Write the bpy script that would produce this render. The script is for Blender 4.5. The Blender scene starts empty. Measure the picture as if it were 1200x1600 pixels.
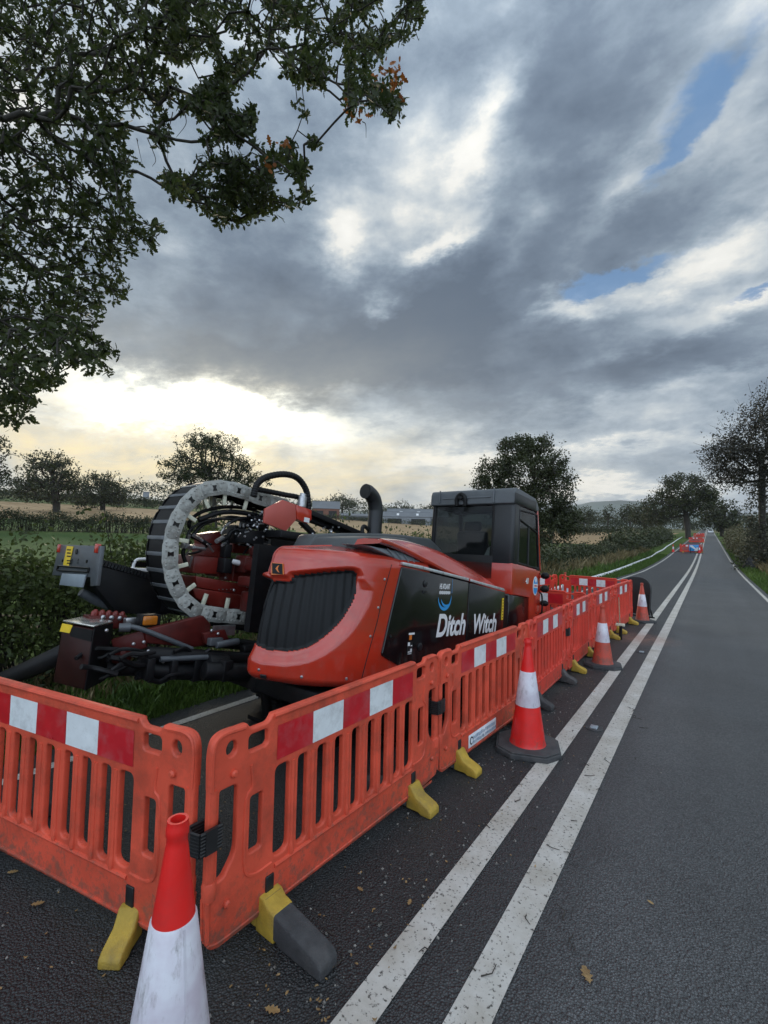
import bpy, bmesh, math, random
import numpy as np
from mathutils import Vector, Matrix, noise
S = bpy.context.scene
COL = S.collection
R = math.radians
rnd = random.Random(7)

# ------------------------------------------------------------------ camera
F_PX, EYE = 720.0, 1.88
YAW, PITCH, ROLL = R(35.2115), R(3.1665), R(1.1458)
CAM = np.array([0, 0, EYE])
fw = np.array([-math.sin(YAW)*math.cos(PITCH), math.cos(YAW)*math.cos(PITCH), math.sin(PITCH)])
rt = np.array([math.cos(YAW), math.sin(YAW), 0.0])
up = np.cross(rt, fw)
rt, up = math.cos(ROLL)*rt + math.sin(ROLL)*up, -math.sin(ROLL)*rt + math.cos(ROLL)*up
def ray(u, v): return fw + rt*(u-600)/F_PX + up*(800-v)/F_PX          # surveyed from the photograph
def at_z(u, v, z=0.0):
    d = ray(u, v); return CAM + d*(z-EYE)/d[2]
def at_d(u, v, dist):
    d = ray(u, v); return CAM + d*dist/math.hypot(d[0], d[1])
def at_dep(u, v, dep): return CAM + ray(u, v)*dep
cd = bpy.data.cameras.new('camera'); cam = bpy.data.objects.new('camera', cd); COL.objects.link(cam)
cd.sensor_fit = 'VERTICAL'; cd.sensor_height = 24; cd.sensor_width = 18; cd.lens = 24*F_PX/1600
cd.clip_start = 0.05; cd.clip_end = 20000
cam.matrix_world = Matrix((( rt[0], up[0], -fw[0], 0), (rt[1], up[1], -fw[1], 0), (rt[2], up[2], -fw[2], EYE), (0, 0, 0, 1)))
S.camera = cam

# ------------------------------------------------------------------ helpers
def tag(o, label=None, cat=None, group=None, kind=None):
    if label: o['label'] = label
    if cat: o['category'] = cat
    if group: o['group'] = group
    if kind: o['kind'] = kind
    return o
def empty(name, loc=(0, 0, 0), rz=0, label=None, cat=None, group=None):
    o = bpy.data.objects.new(name, None); COL.objects.link(o)
    o.location = loc; o.rotation_euler = (0, 0, rz); o.empty_display_size = .1
    return tag(o, label, cat, group)
def link(name, me, mat=None, parent=None, loc=None):
    o = bpy.data.objects.new(name, me); COL.objects.link(o)
    if mat is not None:
        for m in (mat if isinstance(mat, (list, tuple)) else [mat]): me.materials.append(m)
    if parent: o.parent = parent
    if loc is not None: o.location = loc
    return o
def copy_tree(o, parent=None):
    c = o.copy(); COL.objects.link(c); c.parent = parent
    for k in ('label',):
        pass
    for ch in list(o.children): copy_tree(ch, c)
    return c
class MB:
    def __init__(s): s.v = []; s.f = []; s.m = []
    def add(s, vs, fs, mi=0):
        n = len(s.v); s.v += [tuple(map(float, p)) for p in vs]
        s.f += [[i+n for i in f] for f in fs]; s.m += [mi]*len(fs); return s
    def box(s, c, d, rot=None, mi=0):
        hx, hy, hz = d[0]/2, d[1]/2, d[2]/2
        vs = [Vector((x, y, z)) for x in (-hx, hx) for y in (-hy, hy) for z in (-hz, hz)]
        if rot is not None: vs = [rot @ p for p in vs]
        vs = [p+Vector(c) for p in vs]
        return s.add(vs, [(0, 1, 3, 2), (4, 6, 7, 5), (0, 4, 5, 1), (2, 3, 7, 6), (0, 2, 6, 4), (1, 5, 7, 3)], mi)
    def beam(s, a, b, w, h, mi=0, upv=(0, 0, 1)):
        a, b = Vector(a), Vector(b); x = (b-a).normalized(); y = Vector(upv).cross(x).normalized(); z = x.cross(y)
        return s.box((a+b)/2, ((b-a).length, w, h), Matrix((x, y, z)).transposed(), mi)
    def tube(s, pts, r, n=10, cap=True, mi=0):
        pts = [Vector(p) for p in pts]; m = len(pts)
        rs = r if isinstance(r, (list, tuple)) else [r]*m
        vs = []; t0 = (pts[1]-pts[0]).normalized(); a = t0.orthogonal().normalized()
        for i, p in enumerate(pts):
            t = (pts[min(i+1, m-1)]-pts[max(i-1, 0)]).normalized()
            a = (a - t*a.dot(t)); a = a.normalized() if a.length > 1e-6 else t.orthogonal().normalized()
            b = t.cross(a)
            vs += [p + (a*math.cos(2*math.pi*k/n)+b*math.sin(2*math.pi*k/n))*rs[i] for k in range(n)]
        fs = [(i*n+k, i*n+(k+1) % n, (i+1)*n+(k+1) % n, (i+1)*n+k) for i in range(m-1) for k in range(n)]
        if cap: fs += [tuple(range(n-1, -1, -1)), tuple(range((m-1)*n, m*n))]
        return s.add(vs, fs, mi)
    def lathe(s, prof, n=32, c=(0, 0, 0), mi=0, ax=None):
        vs = []; 
        for r, z in prof: vs += [Vector((r*math.cos(2*math.pi*k/n), r*math.sin(2*math.pi*k/n), z)) for k in range(n)]
        if ax is not None: vs = [ax @ p for p in vs]
        vs = [p+Vector(c) for p in vs]
        m = len(prof)
        fs = [(i*n+k, i*n+(k+1) % n, (i+1)*n+(k+1) % n, (i+1)*n+k) for i in range(m-1) for k in range(n)]
        fs += [tuple(range(n-1, -1, -1)), tuple(range((m-1)*n, m*n))]
        return s.add(vs, fs, mi)
    def prism(s, poly, ext, mi=0):
        """poly: list of 3-D points, ext: extrusion vector"""
        n = len(poly); e = Vector(ext); a = [Vector(p) for p in poly]
        return s.add(a+[p+e for p in a], [tuple(range(n-1, -1, -1)), tuple(range(n, 2*n))]+[(i, (i+1) % n, n+(i+1) % n, n+i) for i in range(n)], mi)
    def build(s, name, mat=None, parent=None, smooth=None, bevel=0, seg=2, off=None, loc=None):
        me = bpy.data.meshes.new(name)
        v = s.v if off is None else [(p[0]+off[0], p[1]+off[1], p[2]+off[2]) for p in s.v]
        me.from_pydata(v, [], s.f)
        me.polygons.foreach_set('material_index', s.m)
        bm = bmesh.new(); bm.from_mesh(me); bmesh.ops.recalc_face_normals(bm, faces=bm.faces); bm.to_mesh(me); bm.free()
        o = link(name, me, mat, parent, loc)
        if bevel:
            b = o.modifiers.new('bevel', 'BEVEL'); b.width = bevel; b.segments = seg; b.limit_method = 'ANGLE'; b.angle_limit = R(40)
            if smooth is None: smooth = 50
        if smooth:
            me.polygons.foreach_set('use_smooth', [True]*len(me.polygons))
            if not bevel: me.set_sharp_from_angle(angle=R(smooth))
            else:
                b.harden_normals = False; me.set_sharp_from_angle(angle=R(180))
        return o
def np_mesh(name, V, Fq, nside, smooth=False):
    """fast mesh from arrays: V (n,3), Fq (m,nside)"""
    me = bpy.data.meshes.new(name); n, m = len(V), len(Fq)
    me.vertices.add(n); me.vertices.foreach_set('co', np.asarray(V, np.float32).ravel())
    me.loops.add(m*nside); me.loops.foreach_set('vertex_index', np.asarray(Fq, np.int32).ravel())
    me.polygons.add(m); me.polygons.foreach_set('loop_start', np.arange(0, m*nside, nside, dtype=np.int32))
    me.polygons.foreach_set('use_smooth', np.full(m, smooth, bool))
    me.update(calc_edges=True); return me
def slab_mesh(outer, holes, thick, bevel, res=2, offset=True):
    """2-D outline with holes -> rounded slab in the xy plane"""
    cu = bpy.data.curves.new('outline', 'CURVE'); cu.dimensions = '2D'; cu.fill_mode = 'BOTH'
    cu.extrude = thick/2-bevel; cu.bevel_depth = bevel; cu.bevel_resolution = res
    if offset: cu.offset = -bevel
    for pts in [outer]+holes:
        sp = cu.splines.new('POLY'); sp.points.add(len(pts)-1); sp.use_cyclic_u = True
        for q, p in zip(sp.points, pts): q.co = (p[0], p[1], 0, 1)
    ob = bpy.data.objects.new('outline', cu); COL.objects.link(ob)
    dg = bpy.context.evaluated_depsgraph_get(); dg.update()
    me = bpy.data.meshes.new_from_object(ob.evaluated_get(dg))
    bpy.data.objects.remove(ob); bpy.data.curves.remove(cu)
    me.materials.clear()
    return me
def text_mesh(txt, size, shear=0, ext=.001, sx=1.0, bold=0, align='LEFT'):
    cu = bpy.data.curves.new('lettering', 'FONT'); cu.body = txt; cu.size = size; cu.shear = shear; cu.extrude = ext; cu.offset = bold
    cu.align_x = align
    ob = bpy.data.objects.new('lettering', cu); COL.objects.link(ob)
    dg = bpy.context.evaluated_depsgraph_get(); dg.update()
    me = bpy.data.meshes.new_from_object(ob.evaluated_get(dg))
    bpy.data.objects.remove(ob); bpy.data.curves.remove(cu); me.materials.clear()
    me.transform(Matrix.Diagonal((sx, 1, 1, 1)))
    return me
def rrect(x0, y0, x1, y1, r, n=5):
    r = min(r, (x1-x0)/2-1e-4, (y1-y0)/2-1e-4); o = []
    for cx, cy, a0 in ((x1-r, y0+r, -90), (x1-r, y1-r, 0), (x0+r, y1-r, 90), (x0+r, y0+r, 180)):
        o += [(cx+r*math.cos(R(a0+90*k/n)), cy+r*math.sin(R(a0+90*k/n))) for k in range(n+1)]
    return o
def roundpoly(pts, r, n=4):
    o = []; m = len(pts)
    for i in range(m):
        p = Vector(pts[i]); a = Vector(pts[i-1])-p; b = Vector(pts[(i+1) % m])-p
        rr = r[i] if isinstance(r, (list, tuple)) else r
        rr = min(rr, a.length*.48, b.length*.48)
        A = p+a.normalized()*rr; B = p+b.normalized()*rr
        if rr < 1e-5: o.append(tuple(p)); continue
        for k in range(n+1):
            t = k/n; q = A*(1-t)**2+p*2*t*(1-t)+B*t*t; o.append(tuple(q))
    return o
def smooth_path(pts, n=8):
    P = [Vector(p) for p in pts]; P = [P[0]*2-P[1]]+P+[P[-1]*2-P[-2]]; o = []
    for i in range(1, len(P)-2):
        for k in range(n):
            t = k/n; a, b, c, d = P[i-1], P[i], P[i+1], P[i+2]
            o.append(.5*((2*b)+(c-a)*t+(2*a-5*b+4*c-d)*t*t+(3*b-a-3*c+d)*t**3))
    o.append(P[-2]); return o

# ------------------------------------------------------------------ materials
def nt(name):
    m = bpy.data.materials.new(name); m.use_nodes = True
    return m, m.node_tree, m.node_tree.nodes['Principled BSDF']
def mat(name, col, rough=.5, metal=0, var=.15, scale=8, bump=0, bscale=60, dirt=None, dirt_amt=.5, dirt_scale=3, coat=0, spec=.5, rvar=.15):
    m, t, b = nt(name); N = t.nodes; L = t.links
    tc0 = N.new('ShaderNodeTexCoord'); oi = N.new('ShaderNodeObjectInfo'); mu = N.new('ShaderNodeMath'); mu.operation = 'MULTIPLY'; mu.inputs[1].default_value = 37; L.new(oi.outputs['Random'], mu.inputs[0])
    va = N.new('ShaderNodeVectorMath'); va.operation = 'ADD'; L.new(tc0.outputs['Object'], va.inputs[0]); L.new(mu.outputs[0], va.inputs[1])
    class tc: outputs = {'Object': va.outputs[0]}
    no = N.new('ShaderNodeTexNoise'); no.inputs['Scale'].default_value = scale; no.inputs['Detail'].default_value = 6
    L.new(tc.outputs['Object'], no.inputs['Vector'])
    rp = N.new('ShaderNodeMapRange'); rp.inputs[1].default_value = .3; rp.inputs[2].default_value = .7; rp.inputs[3].default_value = 1-var; rp.inputs[4].default_value = 1+var
    L.new(no.outputs['Fac'], rp.inputs[0])
    mx = N.new('ShaderNodeMix'); mx.data_type = 'RGBA'; mx.blend_type = 'MULTIPLY'; mx.inputs[0].default_value = 1
    mx.inputs[6].default_value = (*col, 1); L.new(rp.outputs[0], mx.inputs[7]); out = mx.outputs[2]
    if dirt:
        n2 = N.new('ShaderNodeTexNoise'); n2.inputs['Scale'].default_value = dirt_scale; n2.inputs['Detail'].default_value = 9; n2.inputs['Roughness'].default_value = .7
        L.new(tc.outputs['Object'], n2.inputs['Vector'])
        r2 = N.new('ShaderNodeMapRange'); r2.inputs[1].default_value = .48; r2.inputs[2].default_value = .72; r2.inputs[4].default_value = dirt_amt
        L.new(n2.outputs['Fac'], r2.inputs[0])
        m2 = N.new('ShaderNodeMix'); m2.data_type = 'RGBA'; L.new(r2.outputs[0], m2.inputs[0]); L.new(out, m2.inputs[6]); m2.inputs[7].default_value = (*dirt, 1); out = m2.outputs[2]
    L.new(out, b.inputs['Base Color'])
    r3 = N.new('ShaderNodeMapRange'); r3.inputs[3].default_value = max(0.02, rough-rvar*.5); r3.inputs[4].default_value = min(1, rough+rvar*.5)
    L.new(no.outputs['Fac'], r3.inputs[0]); L.new(r3.outputs[0], b.inputs['Roughness'])
    b.inputs['Metallic'].default_value = metal; b.inputs['Coat Weight'].default_value = coat; b.inputs['Coat Roughness'].default_value = .08
    b.inputs['Specular IOR Level'].default_value = spec
    if bump:
        n4 = N.new('ShaderNodeTexNoise'); n4.inputs['Scale'].default_value = bscale; n4.inputs['Detail'].default_value = 5
        L.new(tc.outputs['Object'], n4.inputs['Vector']); bp = N.new('ShaderNodeBump'); bp.inputs['Strength'].default_value = bump; bp.inputs['Distance'].default_value = .01
        L.new(n4.outputs['Fac'], bp.inputs['Height']); L.new(bp.outputs[0], b.inputs['Normal'])
    return m
def leaf_mat(name, c1, c2, c3=None, scale=1.2, transl=.35, rough=.55):
    m, t, b = nt(name); N = t.nodes; L = t.links
    tc = N.new('ShaderNodeNewGeometry'); no = N.new('ShaderNodeTexNoise'); no.inputs['Scale'].default_value = scale; no.inputs['Detail'].default_value = 8; no.inputs['Roughness'].default_value = .75
    L.new(tc.outputs['Position'], no.inputs['Vector'])
    cr = N.new('ShaderNodeValToRGB'); e = cr.color_ramp.elements
    e[0].position = .35; e[0].color = (*c1, 1); e[1].position = .62; e[1].color = (*c2, 1)
    if c3: x = e.new(.74); x.color = (*c3, 1)
    L.new(no.outputs['Fac'], cr.inputs[0])
    hs = N.new('ShaderNodeHueSaturation'); L.new(cr.outputs[0], hs.inputs['Color'])
    mr = N.new('ShaderNodeMapRange'); mr.inputs[3].default_value = .75; mr.inputs[4].default_value = 1.3
    L.new(tc.outputs['Random Per Island'], mr.inputs[0]); L.new(mr.outputs[0], hs.inputs['Value'])
    L.new(hs.outputs[0], b.inputs['Base Color']); b.inputs['Roughness'].default_value = rough
    tr = N.new('ShaderNodeBsdfTranslucent'); L.new(hs.outputs[0], tr.inputs[0])
    ms = N.new('ShaderNodeMixShader'); ms.inputs[0].default_value = transl
    L.new(b.outputs[0], ms.inputs[1]); L.new(tr.outputs[0], ms.inputs[2]); L.new(ms.outputs[0], N['Material Output'].inputs[0])
    return m
M = {}
M['barrier'] = mat('barrier_plastic', (.66, .088, .046), .46, var=.14, scale=5, spec=.35, dirt=(.26, .055, .032), dirt_amt=.8, dirt_scale=4, bump=.12, bscale=90)
M['barrier_b'] = mat('barrier_plastic_bright', (.66, .060, .036), .46, var=.10, scale=5, spec=.35, dirt=(.32, .055, .035), dirt_amt=.6, dirt_scale=4, bump=.1, bscale=90)
M['refl_red'] = mat('reflective_red', (.50, .012, .02), .3, var=.12, scale=9, dirt=(.45, .2, .2), dirt_amt=.35, dirt_scale=7)
M['refl_white'] = mat('reflective_white', (.74, .77, .78), .35, var=.06, scale=12, dirt=(.3, .29, .28), dirt_amt=.55, dirt_scale=9)
M['sticker'] = mat('sticker_white', (.72, .75, .78), .4, var=.1)
M['foot_black'] = mat('recycled_rubber', (.045, .045, .047), .8, var=.3, scale=20, bump=.5, bscale=120, dirt=(.13, .12, .11), dirt_amt=.6)
M['foot_yellow'] = mat('yellow_rubber', (.44, .29, .035), .65, var=.2, scale=14, bump=.4, bscale=90, dirt=(.17, .12, .05), dirt_amt=.7, dirt_scale=6)
M['clip'] = mat('black_plastic', (.012, .012, .013), .4, var=.2)
M['cone_red'] = mat('cone_red', (.72, .015, .012), .38, var=.08, scale=10, dirt=(.45, .05, .04), dirt_amt=.4, dirt_scale=6)
M['cone_old'] = mat('cone_weathered', (.52, .07, .04), .5, var=.12, scale=10, dirt=(.22, .07, .05), dirt_amt=.7, dirt_scale=6)
M['cone_base'] = mat('cone_base_rubber', (.04, .042, .045), .75, var=.25, scale=18, bump=.4, dirt=(.10, .095, .09), dirt_amt=.6)
def cone_sleeve():
    m, t, b = nt('cone_sleeve'); N = t.nodes; L = t.links
    tc = N.new('ShaderNodeTexCoord'); mp = N.new('ShaderNodeMapping'); mp.inputs['Scale'].default_value = (17, 17, 6); mp.inputs['Rotation'].default_value = (.5, .2, 0)
    L.new(tc.outputs['Object'], mp.inputs[0])
    n1 = N.new('ShaderNodeTexNoise'); n1.inputs['Scale'].default_value = 1; n1.inputs['Detail'].default_value = 9; n1.inputs['Roughness'].default_value = .72; L.new(mp.outputs[0], n1.inputs['Vector'])
    n2 = N.new('ShaderNodeTexNoise'); n2.inputs['Scale'].default_value = 9; n2.inputs['Detail'].default_value = 4; L.new(tc.outputs['Object'], n2.inputs['Vector'])
    c1 = N.new('ShaderNodeValToRGB'); e = c1.color_ramp.elements; e[0].position = .30; e[0].color = (.13, .125, .13, 1); e[1].position = .47; e[1].color = (.66, .65, .70, 1)
    x = e.new(.385); x.color = (.50, .48, .51, 1); L.new(n1.outputs['Fac'], c1.inputs[0])
    mx = N.new('ShaderNodeMix'); mx.data_type = 'RGBA'; mx.blend_type = 'MULTIPLY'; mx.inputs[0].default_value = 1
    c2 = N.new('ShaderNodeValToRGB'); e = c2.color_ramp.elements; e[0].position = .35; e[0].color = (.80, .72, .76, 1); e[1].position = .62; e[1].color = (1, 1, 1, 1); L.new(n2.outputs['Fac'], c2.inputs[0])
    L.new(c1.outputs[0], mx.inputs[6]); L.new(c2.outputs[0], mx.inputs[7]); L.new(mx.outputs[2], b.inputs['Base Color']); b.inputs['Roughness'].default_value = .4
    return m
M['sleeve'] = cone_sleeve()
M['red'] = mat('machine_red', (.45, .030, .013), .2, var=.06, scale=3, coat=.8, dirt=(.19, .06, .04), dirt_amt=.45, dirt_scale=3.5, bump=.02, bscale=3)
M['red_dull'] = mat('chassis_red', (.13, .011, .007), .40, var=.25, scale=6, dirt=(.10, .04, .03), dirt_amt=.8, dirt_scale=5)  # machine red darkened to imitate shade on carriage and knobs, with dirt
M['red_dark'] = mat('grimy_red', (.075, .009, .007), .45, var=.3, dirt=(.03, .012, .01), dirt_amt=.8, dirt_scale=5, spec=.3)  # red darkened as shade under the machine, plus grime; also colours the dashes
M['red_pale'] = mat('sunfaded_red', (.45, .09, .07), .4, var=.08, scale=4)  # paler red for the left face of the guard plate
M['black_panel'] = mat('black_gloss_panel', (.006, .006, .007), .2, var=.2, coat=.3, spec=.4)
M['black'] = mat('black_steel', (.006, .006, .007), .5, var=.3, dirt=(.02, .017, .014), dirt_amt=.6, spec=.25)
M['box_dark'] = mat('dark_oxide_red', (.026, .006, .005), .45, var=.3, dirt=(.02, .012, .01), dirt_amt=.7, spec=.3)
M['dark'] = mat('dark_plastic', (.013, .014, .016), .38, var=.2)
M['roofgrey'] = mat('roof_grey', (.085, .093, .10), .4, var=.12)
M['vent'] = mat('vent_grey', (.17, .19, .215), .28, var=.1, spec=.8)  # grey lightened and blued to stand in for sky reflected in the gloss
M['greycover'] = mat('grey_cover', (.06, .066, .068), .5, var=.12, bump=.1, bscale=200)
M['mesh_grille'] = mat('grille_black', (.006, .007, .008), .5, var=.2, spec=.25)
M['rubber'] = mat('hose_rubber', (.005, .005, .006), .5, var=.3, spec=.3)
M['steel'] = mat('bare_steel', (.45, .45, .46), .35, metal=.9, var=.2, scale=30)
M['galv'] = mat('chain_plate', (.34, .345, .32), .55, var=.18, scale=20, dirt=(.20, .18, .15), dirt_amt=.7, dirt_scale=9, bump=.15)
M['slat'] = mat('chain_slat', (.13, .14, .15), .45, metal=.3, var=.2)
M['cream'] = mat('chain_bracket', (.60, .60, .47), .5, var=.12, scale=20, dirt=(.3, .28, .2), dirt_amt=.5, dirt_scale=12)
M['plategrey'] = mat('grey_plate', (.085, .095, .105), .42, metal=.2, var=.15, scale=20, dirt=(.08, .08, .08), dirt_amt=.5, dirt_scale=9)
M['label_grey'] = mat('pale_grey_label', (.24, .28, .31), .4, var=.1)
M['yellow'] = mat('warning_yellow', (.75, .52, .03), .45, var=.1)
M['amber'] = mat('amber_lens', (.38, .12, .012), .2, var=.2)
M['white'] = mat('white_vinyl', (.72, .72, .72), .4, var=.04)
M['chrome'] = mat('silver_strip', (.62, .64, .66), .3, metal=.6, var=.15, scale=20)
M['blue'] = mat('logo_blue', (.03, .28, .62), .4, var=.05)
M['orange'] = mat('emblem_orange', (.62, .16, .02), .4, var=.1)
M['shine'] = mat('polished_lid', (.75, .73, .68), .22, metal=.8, var=.3, scale=9)
M['blackglass'] = mat('black_void', (.004, .004, .004), .3)
def glass(name, tint, transp=.5):
    m, t, b = nt(name); N = t.nodes; L = t.links
    b.inputs['Base Color'].default_value = (.008, .009, .01, 1); b.inputs['Roughness'].default_value = .05
    tr = N.new('ShaderNodeBsdfTransparent'); tr.inputs[0].default_value = (*tint, 1); ms = N.new('ShaderNodeMixShader'); ms.inputs[0].default_value = transp
    L.new(b.outputs[0], ms.inputs[1]); L.new(tr.outputs[0], ms.inputs[2]); L.new(ms.outputs[0], N['Material Output'].inputs[0])
    return m
M['glass'] = glass('cab_glass', (.5, .55, .53), .5)
M['glass_dark'] = glass('tinted_glass', (.3, .33, .33), .35)
M['bark'] = mat('bark', (.035, .03, .024), .9, var=.4, scale=12, bump=.6, bscale=40)
M['wood'] = mat('wood', (.32, .25, .16), .8, var=.3, scale=20)
M['pvc'] = mat('white_pipe', (.70, .71, .72), .45, var=.08, dirt=(.4, .38, .34), dirt_amt=.4)

def splash(m, top, colour, amt=.8, sc=16):
    """road dirt thrown up over the foot of a thing, and pale scuffs"""
    t = m.node_tree; N = t.nodes; L = t.links; b = N['Principled BSDF']; src = b.inputs['Base Color'].links[0].from_socket
    tc = N.new('ShaderNodeTexCoord'); sp = N.new('ShaderNodeSeparateXYZ'); L.new(tc.outputs['Object'], sp.inputs[0])
    oi = N.new('ShaderNodeObjectInfo'); mu = N.new('ShaderNodeMath'); mu.operation = 'MULTIPLY'; mu.inputs[1].default_value = 19; L.new(oi.outputs['Random'], mu.inputs[0])
    va = N.new('ShaderNodeVectorMath'); va.operation = 'ADD'; L.new(tc.outputs['Object'], va.inputs[0]); L.new(mu.outputs[0], va.inputs[1])
    no = N.new('ShaderNodeTexNoise'); no.inputs['Scale'].default_value = sc; no.inputs['Detail'].default_value = 10; no.inputs['Roughness'].default_value = .75; L.new(va.outputs[0], no.inputs['Vector'])
    h = N.new('ShaderNodeMapRange'); h.inputs[1].default_value = top*.1; h.inputs[2].default_value = top; h.inputs[3].default_value = .14; h.inputs[4].default_value = -.12; L.new(sp.outputs['Z'], h.inputs[0])
    ad = N.new('ShaderNodeMath'); ad.operation = 'ADD'; L.new(no.outputs['Fac'], ad.inputs[0]); L.new(h.outputs[0], ad.inputs[1])
    mr = N.new('ShaderNodeMapRange'); mr.inputs[1].default_value = .54; mr.inputs[2].default_value = .66; mr.inputs[4].default_value = amt; L.new(ad.outputs[0], mr.inputs[0])
    mx = N.new('ShaderNodeMix'); mx.data_type = 'RGBA'; L.new(mr.outputs[0], mx.inputs[0]); L.new(src, mx.inputs[6]); mx.inputs[7].default_value = (*colour, 1)
    mp = N.new('ShaderNodeMapping'); mp.inputs['Scale'].default_value = (3, 30, 26); mp.inputs['Rotation'].default_value = (0, .5, .3); L.new(va.outputs[0], mp.inputs[0])
    n2 = N.new('ShaderNodeTexNoise'); n2.inputs['Scale'].default_value = 2.2; n2.inputs['Detail'].default_value = 7; n2.inputs['Roughness'].default_value = .7; L.new(mp.outputs[0], n2.inputs['Vector'])
    m2 = N.new('ShaderNodeMapRange'); m2.inputs[1].default_value = .66; m2.inputs[2].default_value = .74; m2.inputs[4].default_value = .45; L.new(n2.outputs['Fac'], m2.inputs[0])
    m3 = N.new('ShaderNodeMix'); m3.data_type = 'RGBA'; L.new(m2.outputs[0], m3.inputs[0]); L.new(mx.outputs[2], m3.inputs[6]); m3.inputs[7].default_value = (.55, .30, .23, 1)
    L.new(m3.outputs[2], b.inputs['Base Color'])
splash(M['barrier'], .45, (.16, .085, .06), .7); splash(M['barrier_b'], .40, (.16, .085, .06), .6)
splash(M['cone_old'], .5, (.13, .085, .065), .6); splash(M['cone_red'], .25, (.22, .09, .07), .5)

# ------------------------------------------------------------------ terrain
def sstep(a, b, x):
    t = np.clip((x-a)/(b-a), 0, 1); return t*t*(3-2*t)
def ramp(d): return np.where(d < 30, 0, np.where(d < 60, (np.clip(d, 30, 60)-30)**2/60, d-45))
def zroad(y): 
    y = np.asarray(y, float); return .035*np.minimum(ramp(np.maximum(y, 0)), 330)
def gz(x, y):
    x = np.asarray(x, float); y = np.asarray(y, float)
    d = np.hypot(x, y); az = np.degrees(np.arctan2(-x, y))
    s = .035+.045*sstep(8, 70, az)
    s = s*(1-sstep(85, 130, np.abs(az)))
    z = s*np.minimum(ramp(d), 330)
    w = sstep(6, 16, np.abs(x+1.4))
    w = np.where(y < 0, 1, w)
    z = zroad(y)*(1-w)+z*w
    return z
def gzf(x, y): return float(gz(x, y))
XR = 1.80                     # road edges
def mat_ground():
    m, t, b = nt('ground_earth_and_fields'); N = t.nodes; L = t.links
    g = N.new('ShaderNodeNewGeometry'); sp = N.new('ShaderNodeSeparateXYZ'); L.new(g.outputs['Position'], sp.inputs[0])
    def noise_(sc, det=8, ro=.6):
        n = N.new('ShaderNodeTexNoise'); n.inputs['Scale'].default_value = sc; n.inputs['Detail'].default_value = det; n.inputs['Roughness'].default_value = ro; L.new(g.outputs['Position'], n.inputs['Vector']); return n.outputs['Fac']
    def rampc(f, a, b_, p0=.35, p1=.65):
        c = N.new('ShaderNodeValToRGB'); c.color_ramp.elements[0].position = p0; c.color_ramp.elements[1].position = p1
        c.color_ramp.elements[0].color = (*a, 1); c.color_ramp.elements[1].color = (*b_, 1); L.new(f, c.inputs[0]); return c.outputs[0]
    def mix(f, a, b_):
        x = N.new('ShaderNodeMix'); x.data_type = 'RGBA'; L.new(f, x.inputs[0]); L.new(a, x.inputs[6]); L.new(b_, x.inputs[7]); return x.outputs[2]
    def math_(op, a, b_=None):
        x = N.new('ShaderNodeMath'); x.operation = op
        for i, q in enumerate((a, b_)):
            if q is None: continue
            if isinstance(q, (int, float)): x.inputs[i].default_value = q
            else: L.new(q, x.inputs[i])
        return x.outputs[0]
    grass = rampc(noise_(.8), (.035, .06, .012), (.075, .12, .022))
    mp = N.new('ShaderNodeMapping'); mp.inputs['Rotation'].default_value = (0, 0, R(30)); mp.inputs['Scale'].default_value = (.05, .9, 1); L.new(g.outputs['Position'], mp.inputs[0])
    n = N.new('ShaderNodeTexNoise'); n.inputs['Scale'].default_value = 1; n.inputs['Detail'].default_value = 6; L.new(mp.outputs[0], n.inputs['Vector'])
    stub = rampc(n.outputs['Fac'], (.20, .135, .07), (.34, .25, .145))
    pasture = rampc(noise_(.05), (.042, .078, .022), (.075, .115, .034))
    # distance from the camera side and azimuth choose which field lies where
    d = N.new('ShaderNodeVectorMath'); d.operation = 'LENGTH'; L.new(g.outputs['Position'], d.inputs[0]); dist = d.outputs['Value']
    az = math_('ARCTAN2', math_('MULTIPLY', sp.outputs['X'], -1), sp.outputs['Y'])
    left = math_('GREATER_THAN', az, R(46))
    wob = math_('MULTIPLY', math_('SUBTRACT', noise_(.06, 3), .5), 14)
    dw = math_('ADD', dist, wob)
    near_edge = math_('ADD', math_('MULTIPLY', left, 6), 82)
    far_edge = math_('ADD', math_('MULTIPLY', left, -40), 205)
    in_stub = math_('MULTIPLY', math_('GREATER_THAN', dist, near_edge), math_('LESS_THAN', dist, far_edge))
    in_stub = math_('MULTIPLY', in_stub, math_('LESS_THAN', sp.outputs['X'], -9))
    c = mix(math_('MULTIPLY', left, math_('GREATER_THAN', dw, 25)), grass, pasture)
    c = mix(in_stub, c, stub)
    far = rampc(noise_(.01), (.06, .085, .03), (.15, .13, .07))
    c = mix(math_('GREATER_THAN', dist, 215), c, far)
    earth = rampc(noise_(3), (.045, .032, .02), (.10, .075, .045))
    c = mix(math_('MULTIPLY', math_('GREATER_THAN', noise_(1.1, 5), .56), math_('LESS_THAN', dist, 30)), c, earth)
    L.new(c, b.inputs['Base Color']); b.inputs['Roughness'].default_value = .95; b.inputs['Specular IOR Level'].default_value = .15
    bp = N.new('ShaderNodeBump'); bp.inputs['Strength'].default_value = .6; bp.inputs['Distance'].default_value = .08; L.new(noise_(9, 6), bp.inputs['Height']); L.new(bp.outputs[0], b.inputs['Normal'])
    return m
def geo_axis(vals): return np.array(sorted(set(np.round(vals, 4))))
xl = lambda y: np.where(y < 4, -4.33, np.where(y < 34, -4.33+.78*(y-4)/30, -3.55))      # left edge line
edge_l = lambda y: xl(y)-.30
gx = list(np.linspace(-16, -5, 34))+list(np.linspace(-4.95, -3.4, 14))+[-3, -1.4, .5, XR-.15, XR, XR+.12, 2.2]+list(np.linspace(2.6, 14, 26))
for k in range(46):
    q = 16*1.13**k; gx += [-q, q]
gy = list(np.linspace(-6, 60, 90))
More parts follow.
